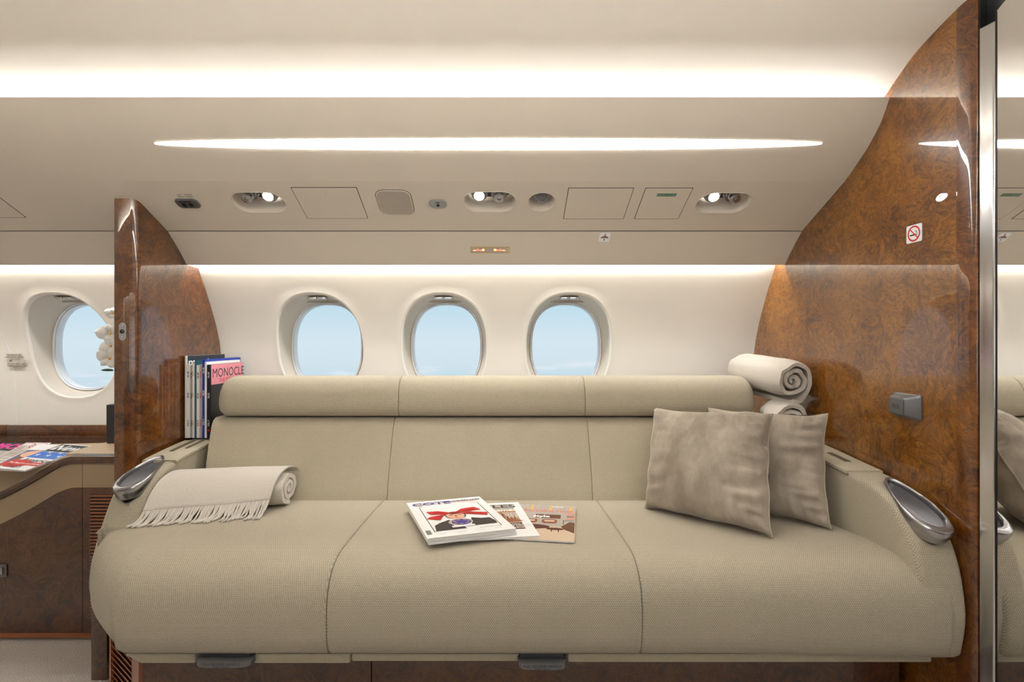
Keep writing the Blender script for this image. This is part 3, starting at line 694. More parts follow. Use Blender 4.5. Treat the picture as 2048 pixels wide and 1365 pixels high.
def seam_end(x0, x1, r=.005, left=True, right=True):
    A_ = [(x0+r*(1-math.cos(a_)), r*(1-math.sin(a_))) for a_ in [PI/2*k/3 for k in range(4)]] if left else []
    B_ = [(x1-r*(1-math.cos(a_)), r*(1-math.sin(a_))) for a_ in [PI/2*k/3 for k in range(3, -1, -1)]] if right else []
    return A_, B_
LX = [(-1.0788, .016), (-1.0780, .009), (-1.0765, .004), (-1.074, 0)]+[(x_, 0) for x_ in (-1.070, -1.066, -1.058, -1.045, -1.03, -1.016, -1.012, -1.0, -.98, -.952, -.925, -.90, -.885, -.870, -.855, -.84, -.82, -.78, -.7, -.6, -.5, -.43)]
A_, B_ = seam_end(-1, SX1-.0003, left=False); st_ = LX+B_; seat([p[0] for p in st_], [p[1] for p in st_])
A_, B_ = seam_end(SX1+.0003, SX2-.0003); st_ = A_+[(SX1+.05+k*.099, 0) for k in range(7)]+B_; seat([p[0] for p in st_], [p[1] for p in st_])
A_, _ = seam_end(SX2+.0003, 1, right=False)
_, B_ = seam_end(0, .992, r=.022)
st_ = A_+[(SX2+.04+k*.06, 0) for k in range(10)]+B_
def xend(x, y):
    t_ = max(0, (x-SX2)/(.992-SX2)); e_ = interp([(1.12, .0), (1.15, -.006), (1.20, -.024), (1.30, -.052), (1.40, -.070), (1.55, -.076), (1.8, -.077)], y); return e_*t_**2
seat([p[0] for p in st_], [p[1] for p in st_], xend)
# backrest
BP = [tuple(p) for p in smoothline([(1.672, .455), (1.678, .50), (1.716, .60), (1.762, .69), (1.780, .718), (1.797, .7315), (1.82, .734), (1.94, .733)], 4)]+[(1.96, .72), (1.96, .44), (1.80, .43), (1.68, .43)]
HP = [tuple(p) for p in smoothline([(1.785, .741), (1.768, .752), (1.760, .775), (1.762, .805), (1.772, .838), (1.790, .862), (1.815, .8735), (1.85, .876), (1.89, .872), (1.915, .855), (1.925, .82), (1.918, .77), (1.90, .745), (1.87, .738), (1.82, .7365)], 4)][:-1]
for (a_, b_) in ((-1.0, SX1+.012), (SX1+.0125, SX2-.014), (SX2-.0135, .872)):
    mb = MB(); prof_extrude(mb, BP, a_, b_, .004 if a_ > -1 else .004, nx=8, uvo=(0, .37))
    for p in mb.v:
        if p.x < -.9: p.x += .035*max(0, 1-(p.z-.46)/.26)
    mb.build('backrest', M['fabric_f'], sofa, smooth=50)
def headrest(a_, b_, ra, rb):
    mb = MB(); st = []
    for k in range(7): th = PI/2*k/6; st.append((a_+ra*(1-math.cos(th)), ra*(1-math.sin(th))*.9))
    for k in range(1, 8): st.append((a_+ra+(b_-a_-ra-rb)*k/8, 0))
    for k in range(6, -1, -1): th = PI/2*k/6; st.append((b_-rb*(1-math.cos(th)), rb*(1-math.sin(th))*.9))
    L_ = [0]
    for p, q in zip(HP, HP[1:]): L_.append(L_[-1]+math.dist(p, q))
    rings = []; uvs = []
    cy, cz = 1.84, .79
    for x_, d in st:
        k = 1-d/.062; rings.append([(x_, cy+(y-cy)*k, cz+(z-cz)*k) for y, z in HP]); uvs.append([(x_, l) for l in L_])
    mb.loft(rings, True, (True, True), 0, None, uvs); mb.build('headrest', M['fabric'], sofa, smooth=50)
headrest(-.985, SX1+.031, .045, .004); headrest(SX1+.0315, SX2-.024, .004, .004); headrest(SX2-.0235, .878, .004, .045)
# armrests
LA = smoothline([(2.04, .652), (1.90, .650), (1.78, .645), (1.64, .632), (1.56, .618), (1.515, .598), (1.478, .560), (1.444, .503), (1.414, .44), (1.395, .38), (1.391, .33), (1.40, .297)], 3)
LA = [tuple(p) for p in LA]+[(1.5, .27), (2.04, .27)]
RA = smoothline([(1.99, .682), (1.80, .680), (1.63, .672), (1.43, .655), (1.31, .645), (1.255, .632), (1.21, .606), (1.168, .560), (1.140, .497), (1.126, .42), (1.126, .37), (1.137, .307)], 3)
RA = [tuple(p) for p in RA]+[(1.15, .295), (1.99, .27)]
def arm(prof, x0, x1, cxm, yc, slope, inner, sgn):
    mb = MB(); prof_extrude(mb, prof[::-1], x0, x1, .014, seg=5, nx=3); o = mb.build('armrest', M['fabric'], sofa, smooth=55)
    top = [(y, z) for y, z in sorted(prof[:-2])]
    zc = interp(top, yc); Tc = Matrix.Translation((cxm, yc, zc)) @ Matrix.Rotation(slope, 4, 'X')
    # teardrop outline: wide end towards the front
    tear = []
    for k in range(40):
        th = 2*PI*k/40; yy = -.085*math.cos(th)*1.0; wid = .036*math.sin(th)*(1-.28*(yy/.085)) ; tear.append((wid, yy))
    cut = MB(); cut.prism([(x_*1.02, y_*1.02) for x_, y_ in tear], -.062, .08, T=Tc); cu = cut.build('c', M['black']); boolcut(o, cu)
    out_ = lambda s_, e: [(x_*s_, y_*s_+e) for x_, y_ in tear]
    rings = []
    for s_, ey, z in ((1.10, -.004, -.030), (1.14, -.006, -.010), (1.15, -.007, .000), (1.13, -.006, .006), (1.06, -.003, .0085), (.99, 0, .008), (.94, 0, .004), (.925, 0, -.004)):
        rings.append([(x_, y_, z+(.0 if s_ > 1.05 else 0)) for x_, y_ in out_(s_, ey)])
    c_ = MB(); c_.loft(rings, True, (False, False), 0, Tc); cup = c_.build('cup_holder', M['metal'], o, smooth=50)
    c_ = MB(); c_.loft([[(x_, y_, z) for x_, y_ in out_(s_, 0)] for s_, z in ((.925, -.004), (.91, -.02), (.90, -.040))], True, (False, True), 0, Tc); c_.build('cup_liner', M['cupin'], cup, smooth=50)
    return o, top
armL, topL = arm(LA, -1.119, -1.012, -1.066, 1.535, .30, -1.014, 1)
armR, topR = arm(RA, .921, 1.017, .972, 1.222, .42, .921, -1)
def arm_lid(o, top, x0, x1, y0, y1, slots):
    mb = MB(); rings = []
    n = 10
    for k in range(n+1):
        y = y0+(y1-y0)*k/n; z = interp(top, y); rings.append([(x0, y, z-.004), (x0, y, z+.003), (x0+.003, y, z+.0045), (x1-.003, y, z+.0045), (x1, y, z+.003), (x1, y, z-.004)])
    mb.loft(rings, True, (True, True), 0, None, [[(a_*.02+i*.0, k_*.02) for i, a_ in enumerate(range(6))] for k_ in range(n+1)])
    for r_, k_ in ((mb, 0),):
        for i, p in enumerate(r_.v): r_.uv[i] = (p.x, p.y)
    l_ = mb.build('arm_lid', M['fabric_f'], o, smooth=40)
    for (a_, b_, c_, d_) in slots:
        s_ = MB(); z = lambda y: interp(top, y)+.0058
        s_.add([(a_, c_, z(c_)), (b_, c_, z(c_)), (b_, d_, z(d_)), (a_, d_, z(d_))], [(0, 1, 2, 3)]); s_.build('slot', mat('slot_brown', srgb(96, 84, 62), .8), l_, smooth=0)
arm_lid(armL, topL, -1.116, -1.008, 1.60, 1.815, [(-1.085, -1.068, 1.68, 1.81), (-1.052, -1.040, 1.71, 1.81)])
arm_lid(armR, topR, .916, 1.014, 1.375, 1.76, [(.962, .980, 1.45, 1.74)])
# under-seat skirt pieces
def skirt(u0, u1, vb, cut=0):
    y = 1.168; x0, x1 = (u0-CU)/F*y, (u1-CU)/F*y; zb = CZ-(vb-CV)/F*y
    mb = MB(); mb.box((x0, y, zb), (x1, y+.02, .292), r=.004)
    if cut:
        for i, p in enumerate(mb.v):
            if p.x < x0+.01 and p.z < zb+.01: p.x += .03
    for i, p in enumerate(mb.v): mb.uv[i] = (p.x, p.z)
    mb.build('skirt', M['fabric_f'], sofa)
skirt(250, 390, 1329, 1); skirt(503, 700, 1329); skirt(703, 1038, 1325); skirt(1136, 1864, 1327)
# base and grille
mb = MB(); mb.prism([(-.905, 1.30), (-.33, 1.30), (-.33, 1.9), (-1.12, 1.9), (-1.12, 1.615), (-1.09, 1.46), (-1.085, 1.44)][::1], .0, .285); mb.build('base', M['burl2'], sofa, smooth=0)
mb = MB(); mb.box((-.327, 1.30, 0), (1.0, 1.9, .285)); mb.build('base', M['burl2'], sofa)
pA = Vector((-1.085, 1.44, 0)); pB = Vector((-.905, 1.30, 0)); dx_ = (pB-pA).normalized(); Tg = frame(pA, dx_, (0, 0, 1)); Lg = (pB-pA).length
mb = MB(); mb.prism([(0, 0), (Lg, 0), (Lg, .285), (Lg-.05, .285), (Lg-.05, .008), (.012, .008), (.012, .285), (0, .285)], 0, .008, 0, Tg)
vent = mb.build('vent_frame', M['copper'], sofa)
for k in range(17):
    mb = MB(); Tk = Tg @ Matrix.Translation((.012, .01+k*.0162, .003)) @ Matrix.Rotation(.7, 4, 'X'); mb.box((0, -.0055, -.001), (Lg-.062, .0055, .0015), 0, Tk, r=.0007); mb.build('louvre', M['copper'], vent)
# release handles
def handle(u, v, w_, s2, dy):
    y = 1.145+dy; c = at(u, v, y); W2 = w_/F*y/2
    mb = MB(); sec = smoothline([(-W2, .04), (-W2, .014), (-W2*.92, .003), (-W2*.7, -.003), (0, -.006), (W2*.7, -.003), (W2*.92, .003), (W2, .014), (W2, .04)], 3)
    sec = [(p[0], p[1]) for p in sec]
    # plan: sec in (x, y); thickness in z
    n = len(sec); rings = [[(x_, y_+o_, z_) for x_, y_ in sec] for z_, o_ in ((-.013, .004), (-.011, 0), (.002, 0), (.004, .004), (.004, .03))]
    mb.loft(rings, False, (False, False), 0, Matrix.Translation(c)); mb.add([(x_, y_+.004, -.013) for x_, y_ in sec], [list(range(n))], 0, Matrix.Translation(c))
    o = mb.build('release_handle', M['gunmetal'], sofa, smooth=50)
    mb = MB(); mb.box((-W2*.9, .012, -.002), (W2*.9, .06, .018), T=Matrix.Translation(c), r=.004); mb.build('bracket', M['darkgrey'], o)
    Tt = frame(c+Vector((0, -.0065, -.002)), (1, 0, 0), (0, 0, 1)); mb = MB(); addtext(mb, 'PULL RELEASE HANDLE', .0082, Tt); addtext(mb, 'INBOARD', .0082, Tt @ Matrix.Translation((0, -.0075, 0))); mb.build('lettering', M['ink'], o, smooth=0)
handle(445, 1325, 112, 1, 0); handle(1085, 1329, 98, 1, 0)

# ------------------------------------------------------------------ throw pillows
def pillow(c, th, label, seed, group='grey velvet pillows', pinch=.06):
    """c: TL, TR, BR, BL corners"""
    TL, TR, BR, BL = [Vector(p) for p in c]; n = 44
    rt = thing('throw_pillow', (BL+BR)/2, label, 'pillow', group)
    nrm = (TR-TL).cross(BL-TL).normalized(); nrm = nrm if nrm.y < 0 else -nrm
    mb = MB(); sv = Vector((seed*3.1, seed*1.7, 0))
    def P(i, j, s_):
        a_ = -1+2*i/n; b_ = -1+2*j/n
        aa = a_*(1-pinch*(1-abs(b_)**4)*abs(a_)**2); bb = b_*(1-pinch*(1-abs(a_)**4)*abs(b_)**2)
        ca = 1-pinch*.0
        p = ((TL*(1-aa)/2+TR*(1+aa)/2)*(1-bb)/2)+((BL*(1-aa)/2+BR*(1+aa)/2)*(1+bb)/2)
        e1 = max(0, 1-a_*a_); e2 = max(0, 1-b_*b_)
        t_ = (e1*e2)**.37
        # creases radiating from the edges
        q = Vector((a_*2.2, b_*2.2, s_*2))+sv
        ed = max(abs(a_), abs(b_)); wr = 0; amp = .45+.75*max(0, a_)
        if ed > .3:
            k = (ed-.3)/.7*(1-ed)**.3*1.3
            along = b_ if abs(a_) > abs(b_) else a_
            wr = k*(.042*noise.noise(Vector((along*6.0+a_*.8, seed, s_)))+.010*noise.noise(Vector((along*15, seed+4, a_*2))))
        d = th/2*t_+.006*noise.noise(q)*t_+wr*amp*min(1, t_*2)
        return p+nrm*s_*d+(TR-TL).normalized()*.004*noise.noise(q*1.6)*ed+(BL-TL).normalized()*.004*noise.noise(q*1.7+Vector((5, 0, 0)))*ed
    for s_ in (1, -1):
        rings = [[P(i, j, s_) for i in range(n+1)] for j in range(n+1)]; mb.loft(rings, closed=False)
    o = mb.build('cover', M['velvet'], rt, smooth=0)
    bm = bmesh.new(); bm.from_mesh(o.data); bmesh.ops.remove_doubles(bm, verts=bm.verts, dist=.0004); bmesh.ops.recalc_face_normals(bm, faces=bm.faces)
    for f in bm.faces: f.smooth = True
    bm.to_mesh(o.data); bm.free()
    # stitched seam along the right edge and zip pull
    mb = MB(); mb.tube([P(n, j, 1) for j in range(0, n+1, 1)], .0026, 6); mb.build('seam', M['velvet'], rt)
    return rt
pillow([(.493, 1.675, .785), (.757, 1.445, .796), (.68, 1.300, .506), (.434, 1.575, .490)], .165, 'front square grey-beige velvet pillow leaning on the sofa back', 1)
pillow([(.676, 1.70, .783), (.912, 1.450, .795), (.868, 1.362, .504), (.636, 1.62, .489)], .11, 'rear grey-beige velvet pillow tucked against the right armrest', 2)

# ------------------------------------------------------------------ throw blanket on the seat
rt = thing('throw_blanket', (-.86, 1.60, .486), 'folded cream wool throw with fringe lying on the left seat', 'blanket')
def spiral(rx, ry, turns, th, n=90, wob=.05, seed=0):
    O, I = [], []
    for k in range(n+1):
        t_ = k/n; a_ = -PI/2+turns*2*PI*t_; f = 1-.86*t_
        w_ = 1+wob*noise.noise(Vector((math.cos(a_)*1.5, math.sin(a_)*1.5, seed+t_*2)))
        O.append((rx*f*w_*math.cos(a_), ry*f*w_*math.sin(a_))); fi = f-th/((rx+ry)/2)
        fi = max(fi, .02); I.append((rx*fi*w_*math.cos(a_), ry*fi*w_*math.sin(a_)))
    return O+I[::-1]
sp = spiral(.072, .053, 2.6, .0155, wob=.12, seed=2)
mb = MB(); rings = []
for k in range(17):
    t_ = k/16; x_ = -1.0+(.333)*t_; e = .94+.06*min(1, min(t_, 1-t_)*10)
    dz = .003*noise.noise(Vector((x_*9, 0, 0)))
    rings.append([(x_+.004*noise.noise(Vector((a_*30, b_*30, 3))) if k in (0, 16) else x_, 1.622-a_*e-.03*(1-t_), .541+b_*e+dz) for a_, b_ in sp])
mb.loft(rings, True, (False, False))
nn_ = len(sp)//2
for r_ in (rings[0], rings[-1]):
    vs_ = list(r_); fs = [(i, i+1, 2*nn_-2-i, 2*nn_-1-i) for i in range(nn_-1)]; mb.add(vs_, fs)
mb.build('roll', M['wool'], rt, smooth=50)
# flap over the roll
def flap(s, t_):                         # s 0..1 along x, t 0..1 from back over top to fringe line
    pts = [(1.765, .535), (1.755, .560), (1.725, .578), (1.68, .5835), (1.635, .572), (1.60, .545), (1.578, .515)]
    L_ = smooth_flap; i = t_*(len(L_)-1); a_ = int(min(i, len(L_)-2)); f = i-a_; y = L_[a_][0]*(1-f)+L_[a_+1][0]*f; z = L_[a_][1]*(1-f)+L_[a_+1][1]*f
    y -= .035*(1-s)+.045*(1-s)*t_; z -= .005*(1-s)*t_
    x_ = -1.003+.340*s+(-.022*t_*s)
    nz = noise.noise(Vector((x_*8, y*6, 1)))*.006+noise.noise(Vector((x_*22, y*10, 5)))*.002*t_
    return Vector((x_, y-nz*.6, z+nz*.6))
smooth_flap = [(p[0]-.06, p[1]+.019) for p in smoothline([(1.750, .560), (1.742, .571), (1.720, .5815), (1.68, .5865), (1.635, .575), (1.603, .548), (1.582, .513)], 4)]
mb = MB(); A_, B_ = [], []
for j in range(25):
    A_.append([flap(i/40, j/24) for i in range(41)]); B_.append([flap(i/40, j/24)+Vector((0, .003, -.0045)) for i in range(41)])
ring_all = [a_+b_[::-1] for a_, b_ in zip(A_, B_)]
mb.loft(ring_all, True, (True, True)); mb.build('flap', M['wool'], rt, smooth=70)
mb = MB(); NF = 72
for i in range(NF):
    s = (i+.5)/NF; p0 = flap(s, 1.0)+Vector((0, .001, -.003)); q = i//2; rnd = random.Random(q*7+3); r2 = random.Random(i)
    dxx = rnd.uniform(-.014, .006); yl = p0.y-rnd.uniform(.052, .070)+(.004 if i % 2 else 0)
    end = Vector((min(max(p0.x+dxx, -1.006), -.69)+r2.uniform(-.003, .003), yl, ztop(yl)+.0042))
    m1 = p0.lerp(end, .3)+Vector((r2.uniform(-.003, .003), -.001, -.008)); m1.z = max(m1.z, ztop(m1.y)+.0045)
    m2 = p0.lerp(end, .65)+Vector((r2.uniform(-.005, .005), 0, -.013)); m2.z = max(m2.z, ztop(m2.y)+.0042)
    mb.tube([tuple(p) for p in smoothline([p0, m1, m2, end], 3)], .0027, 6)
mb.build('fringe', M['wool'], rt)['kind'] = 'stuff'

# rolled blankets in the corner behind the headrest
def roll(c0, c1, R, label, seed, tail=False):
    c0, c1 = Vector(c0), Vector(c1); ax = (c1-c0).normalized(); sx_ = ax.cross(Vector((0, 0, 1))).normalized(); up = sx_.cross(ax)
    rt = thing('rolled_blanket', (c0+c1)/2-Vector((0, 0, R)), label, 'blanket', 'rolled blankets in the sofa corner')
    sp = spiral(R, R*.98, 2.9, .0135, wob=.16, seed=seed); n = 14; rings = []
    for k in range(n+1):
        t_ = k/n; c = c0.lerp(c1, t_); f = 1-.10*(1-min(1, t_*9))**2-.10*(1-min(1, (1-t_)*6))**2
        rr = []
        for a_, b_ in sp:
            rad = math.hypot(a_, b_)/R; push = 0
            if k <= 1: push = .010*(1-rad)+.006*noise.noise(Vector((a_*40, b_*40, seed)))
            w_ = 1+.05*noise.noise(Vector((a_*14, b_*14, t_*4+seed)))
            rr.append(c+ax*push*(1 if k == 0 else .6)+sx_*a_*f*w_+up*b_*f*w_)
        rings.append(rr)
    mb = MB(); mb.loft(rings, True); m_ = len(sp)//2
    for r_ in (rings[0], rings[-1]): mb.add(list(r_), [(i, i+1, 2*m_-2-i, 2*m_-1-i) for i in range(m_-1)])
    mb.build('roll', M['wool2'], rt, smooth=50)
    if tail:
        mb = MB(); p = c0+Vector((.012, .02, -R))
        mb.loft([[p+Vector((a_, b_, z_)) for z_ in (0, .004)] for a_, b_, z_ in ()] or [[p+Vector((-.05, 0, .004)), p+Vector((-.05, 0, .008))], [p+Vector((.0, -.01, .0)), p+Vector((.0, -.01, .004))], [p+Vector((.022, -.012, -.014)), p+Vector((.024, -.012, -.010))]], closed=False); mb.build('corner_flap', M['wool2'], rt)
roll((.938, 1.655, .871), (.900, 1.95, .892), .077, 'upper rolled cream blanket with visible spiral end in the corner', 3)
roll((.928, 1.655, .748), (.942, 1.79, .750), .065, 'lower rolled cream blanket beneath the other roll behind the pillow', 6)

# ------------------------------------------------------------------ magazines
def mag(name, Tm, w_, h_, t_, label, coverm, pagem=None, group=None, draw=None, spine='left', cat='magazine'):
    """lying local frame: x right, y up the cover, z out of the cover; origin at the cover centre of the underside"""
    rt = thing(name, Tm.col[3].to_3d(), label, cat, group)
    mb = MB(); mb.box((-w_/2+.001, -h_/2+.001, .0006), (w_/2-.0008, h_/2-.001, t_-.0006), 0, Tm); mb.build('pages', pagem or M['pages'], rt)
    mb = MB()
    sec = [(w_/2, t_-.0005), (w_/2, t_), (-w_/2+.0008, t_), (-w_/2, t_-.0008), (-w_/2, .0008), (-w_/2+.0008, 0), (w_/2, 0), (w_/2, .0005), (-w_/2+.0012, .0005), (-w_/2+.0012, t_-.0005)]
    mb.loft([[(x_, y_, z_) for x_, z_ in sec] for y_ in (-h_/2, h_/2)], True, (True, True), 0, Tm)
    mb.build('cover', coverm, rt, smooth=0)
    if draw:
        mb = MB(); ms_ = draw(mb, Tm @ Matrix.Translation((0, 0, t_+.0003))); mb.build('cover_print', ms_, rt, smooth=0)
    return rt
def quad_frame(TL, TR, BR, BL):
    TL, TR, BR, BL = map(Vector, (TL, TR, BR, BL)); c = (TL+TR+BR+BL)/4; x_ = (TR+BR-TL-BL); y_ = (TL+TR-BL-BR); return frame(c, x_, y_), x_.length/2, y_.length/2
def poly(mb, T, pts, mi, z): mb.add([(x_, y_, z) for x_, y_ in pts], [list(range(len(pts)))], mi, T)
def onseat(u, v, h=0):
    D = 1.5
    for _ in range(30):
        z = ztop(D)+h; D = F*(CZ-z)/(v-CV)
    return at(u, v, D)
# top magazine: COTE (a stack of two thick issues)
W_, H_ = .262, .338
def cote(mb, T):
    def R_(x0, y0, x1, y1, mi, z=.0001): poly(mb, T, [(x0, y0), (x1, y0), (x1, y1), (x0, y1)], mi, z)
    T = T @ Matrix.Diagonal((wq/.262, wq/.262, 1, 1)); w2, h2 = W_/2, H_/2
    v, f = text('COTE', .050, bold=.0018); mb.add([(p.x-.052, p.y*.85+h2-.040, .0002) for p in v], f, 3, T)
    for k in range(9): mb.prism(superell(.004, .003, 2, 8), 0, .0002, 4 if k % 2 else 6, T @ Matrix.Translation((-.102+k*.0125, h2-.040+.008*math.sin(k*2.3), .0002)))
    addtext(mb, 'WONDERLAND', .0175, T @ Matrix.Translation((.060, h2-.032, 0)), 0, bold=.0006); addtext(mb, 'THE FASHION ISSUE', .0105, T @ Matrix.Translation((.060, h2-.047, 0)), 1, bold=.0002)
    x0, x1, y0, y1 = -w2+.03, w2-.028, -h2+.045, h2-.07
    R_(x0, y0, x0+.0022, y1, 0, .0002); R_(x1-.0022, y0, x1, y1-.0, 0, .0002); R_(x0, y1-.001, x0+.012, y1+.0007, 0); R_(x1-.03, y1-.001, x1, y1+.0007, 0); R_(x0, y0-.001, x0+.01, y0+.0007, 0); R_(x1-.07, y0-.001, x1, y0+.0007, 0)
    # suit and shirt
    poly(mb, T, [(x0+.006, y0+.004), (x0+.012, y0+.055), (x0+.03, y0+.075), (x0+.065, y0+.098), (x0+.083, y0+.07), (x0+.098, y0+.004)][::1], 2, .0002)
    poly(mb, T, [(x1-.088, y0+.022), (x1-.072, y0+.085), (x1-.066, y0+.100), (x1-.04, y0+.085), (x1-.012, y0+.082), (x1-.004, y0+.045), (x1-.006, y0+.022)], 2, .0002)
    poly(mb, T, [(-.04, y0+.078), (-.028, y0+.105), (.012, y0+.108), (.032, y0+.085), (.02, y0+.03), (-.03, y0+.02)], 7, .00025)
    # bowl and coloured ball
    mb.prism(superell(.038, .030, 2, 24), 0, .0002, 8, T @ Matrix.Translation((-.006, y0+.068, .0002)))
    mb.prism(superell(.030, .027, 2, 20), 0, .0002, 3, T @ Matrix.Translation((-.004, y0+.066, .0004)))
    for k in range(7): mb.prism(superell(.006, .004, 2, 8), 0, .0002, 4, T @ Matrix.Translation((-.004+.022*math.cos(k*.9), y0+.066+.019*math.sin(k*.9), .0006)))
    R_(-.042, y0+.022, .028, y0+.036, 7, .0005); R_(-.042, y0+.020, .028, y0+.0215, 0, .0006); R_(-.038, y0+.034, .026, y0+.0352, 0, .0006)
    # head: hair, face, features
    mb.prism(superell(.033, .036, 2.1, 28), 0, .0002, 2, T @ Matrix.Translation((-.006, y0+.135, .0003)))
    poly(mb, T, [(-.035, y0+.150), (-.036, y0+.132), (-.031, y0+.112), (-.018, y0+.099), (-.006, y0+.095), (.006, y0+.099), (.018, y0+.112), (.023, y0+.132), (.022, y0+.150), (.008, y0+.158), (-.02, y0+.158)], 5, .0006)
    for s_ in (-1, 1):
        mb.prism(superell(.0062, .0022, 2, 12), 0, .0001, 2, T @ Matrix.Translation((-.006+s_*.0135, y0+.138, .0007))); R_(-.006+s_*.0135-.008, y0+.144, -.006+s_*.0135+.008, y0+.1455, 9, .0007)
    poly(mb, T, [(-.008, y0+.136), (-.004, y0+.136), (-.002, y0+.122), (-.010, y0+.122)], 10, .0007); mb.prism(superell(.0075, .0022, 2, 12), 0, .0001, 1, T @ Matrix.Translation((-.006, y0+.112, .0007)))
    # bow: four lobes and a knot
    for pts in ([(-.012, y0+.166), (-.05, y0+.196), (-.088, y0+.198), (-.080, y0+.165), (-.03, y0+.152)], [(-.012, y0+.160), (-.04, y0+.147), (-.062, y0+.100), (-.100, y0+.125), (-.085, y0+.143)], [(0, y0+.168), (.028, y0+.198), (.075, y0+.207), (.088, y0+.172), (.04, y0+.162)], [(.0, y0+.158), (.05, y0+.158), (.100, y0+.135), (.092, y0+.105), (.03, y0+.140)]):
        poly(mb, T, pts, 1, .0009)
    mb.prism(superell(.017, .013, 2.2, 16), 0, .0004, 9, T @ Matrix.Translation((-.006, y0+.160, .0009)))
    for pts in ([(-.02, y0+.165), (-.07, y0+.180), (-.072, y0+.176), (-.02, y0+.161)], [(.01, y0+.165), (.07, y0+.185), (.071, y0+.181), (.01, y0+.162)], [(-.03, y0+.152), (-.07, y0+.128), (-.067, y0+.126), (-.03, y0+.149)], [(.02, y0+.152), (.08, y0+.128), (.079, y0+.125), (.02, y0+.149)]): poly(mb, T, pts, 9, .0014)
    # barcode and foot text
    for k in range(9): R_(-w2+.006, -h2+.028+k*.0042, -w2+.021, -h2+.028+k*.0042+(.0022 if k % 3 else .0012), 0)
    for k, s_ in enumerate(('MODE', 'BEAUTE', 'EVASION', 'STYLE')): addtext(mb, s_, .0075, T @ Matrix.Translation((-.08+k*.055, -h2+.024, 0)), 8)
    return [M['ink'], M['red'], M['suit'], M['violet'], M['tan'], M['skin'], M['yellow'], M['paper'], M['greyp'], mat('dark_red_print', srgb(140, 20, 24), .4), M['skind']]
def fitted(x, y, th, w, h, z0, sl=-.035):
    return frame((x, y, z0+(y-1.5)*sl), (math.cos(th), math.sin(th), sl*math.sin(th)), (-math.sin(th), math.cos(th), sl*math.cos(th))), w, h
Tq, wq, hq = fitted(-0.1241, 1.4156, 0.3346, 0.225, 0.3217, .521)
W_, H_ = .262, .262*hq/wq
Tm = Tq @ Matrix.Translation((0, 0, -.0078))
mag('magazine', Tm, wq, hq, .0074, 'white magazine titled COTE with red bow cover, topmost of the seat stack', M['paper'], draw=cote, group='magazines on the seat')
Tm2 = Tq @ Matrix.Translation((.0015, .001, -.0160)) @ Matrix.Rotation(.008, 4, 'Z')
mag('magazine', Tm2, wq, hq, .0074, 'thick white magazine directly under the one titled COTE', M['paper'], group='magazines on the seat')
# middle magazine
Tq, wq3, hq3 = fitted(-0.0251, 1.4342, 0.1469, 0.1979, 0.3076, .5045)
def midp(mb, T):
    T = T @ Matrix.Diagonal((.9, .95, 1, 1)); w2, h2 = wq3/1.8, hq3/1.9
    def R_(x0, y0, x1, y1, mi, z=.0001): poly(mb, T, [(x0, y0), (x1, y0), (x1, y1), (x0, y1)], mi, z)
    R_(-w2+.03, -h2+.06, w2-.028, h2-.02, 0); v, f = text('VILLES', .055, bold=.001); mb.add([(p.x+.015, p.y*.8+h2-.045, .0003) for p in v], f, 1, T)
    R_(w2-.12, -h2+.12, w2-.03, h2-.085, 2, .0002)
    for k in range(7): R_(w2-.11+k*.011, -h2+.15, w2-.105+k*.011, h2-.11, 3, .0003)
    R_(-.02, -h2+.06, w2-.028, -h2+.115, 4, .0002); addtext(mb, 'untamed', .032, T @ Matrix.Translation((.035, h2-.085, 0)), 5, z=.0004, bold=.001)
    for k in range(4): addtext(mb, ('ORGANIC', 'DESIGN', 'SPRING', 'ISSUE')[k], .013, T @ Matrix.Translation((.065, h2-.115-.013*k, 0)), 5, z=.0004, bold=.0003)
    for k in range(3): addtext(mb, ('WOODLAND', 'CITY HOMES', 'TRAVEL')[k], .014, T @ Matrix.Translation((.065, -h2+.10-.014*k, 0)), 5, z=.0004, bold=.0003)
    poly(mb, T, [(.0, -h2+.14), (.06, -h2+.155), (.09, -h2+.13), (.03, -h2+.12)], 6, .0003)
    return [M['greyp'], M['darkgrey'], M['tan'], M['brown'], M['brown'], M['paper'], M['rust']]
mag('magazine', Tq @ Matrix.Translation((0, 0, -.0048)), wq3, hq3, .0043, 'white-bordered magazine half covered by the white one titled COTE', M['paper'], draw=midp, group='magazines on the seat')
Tq, wq4, hq4 = fitted(0.1148, 1.4329, -0.1513, 0.1747, 0.3079, .499)
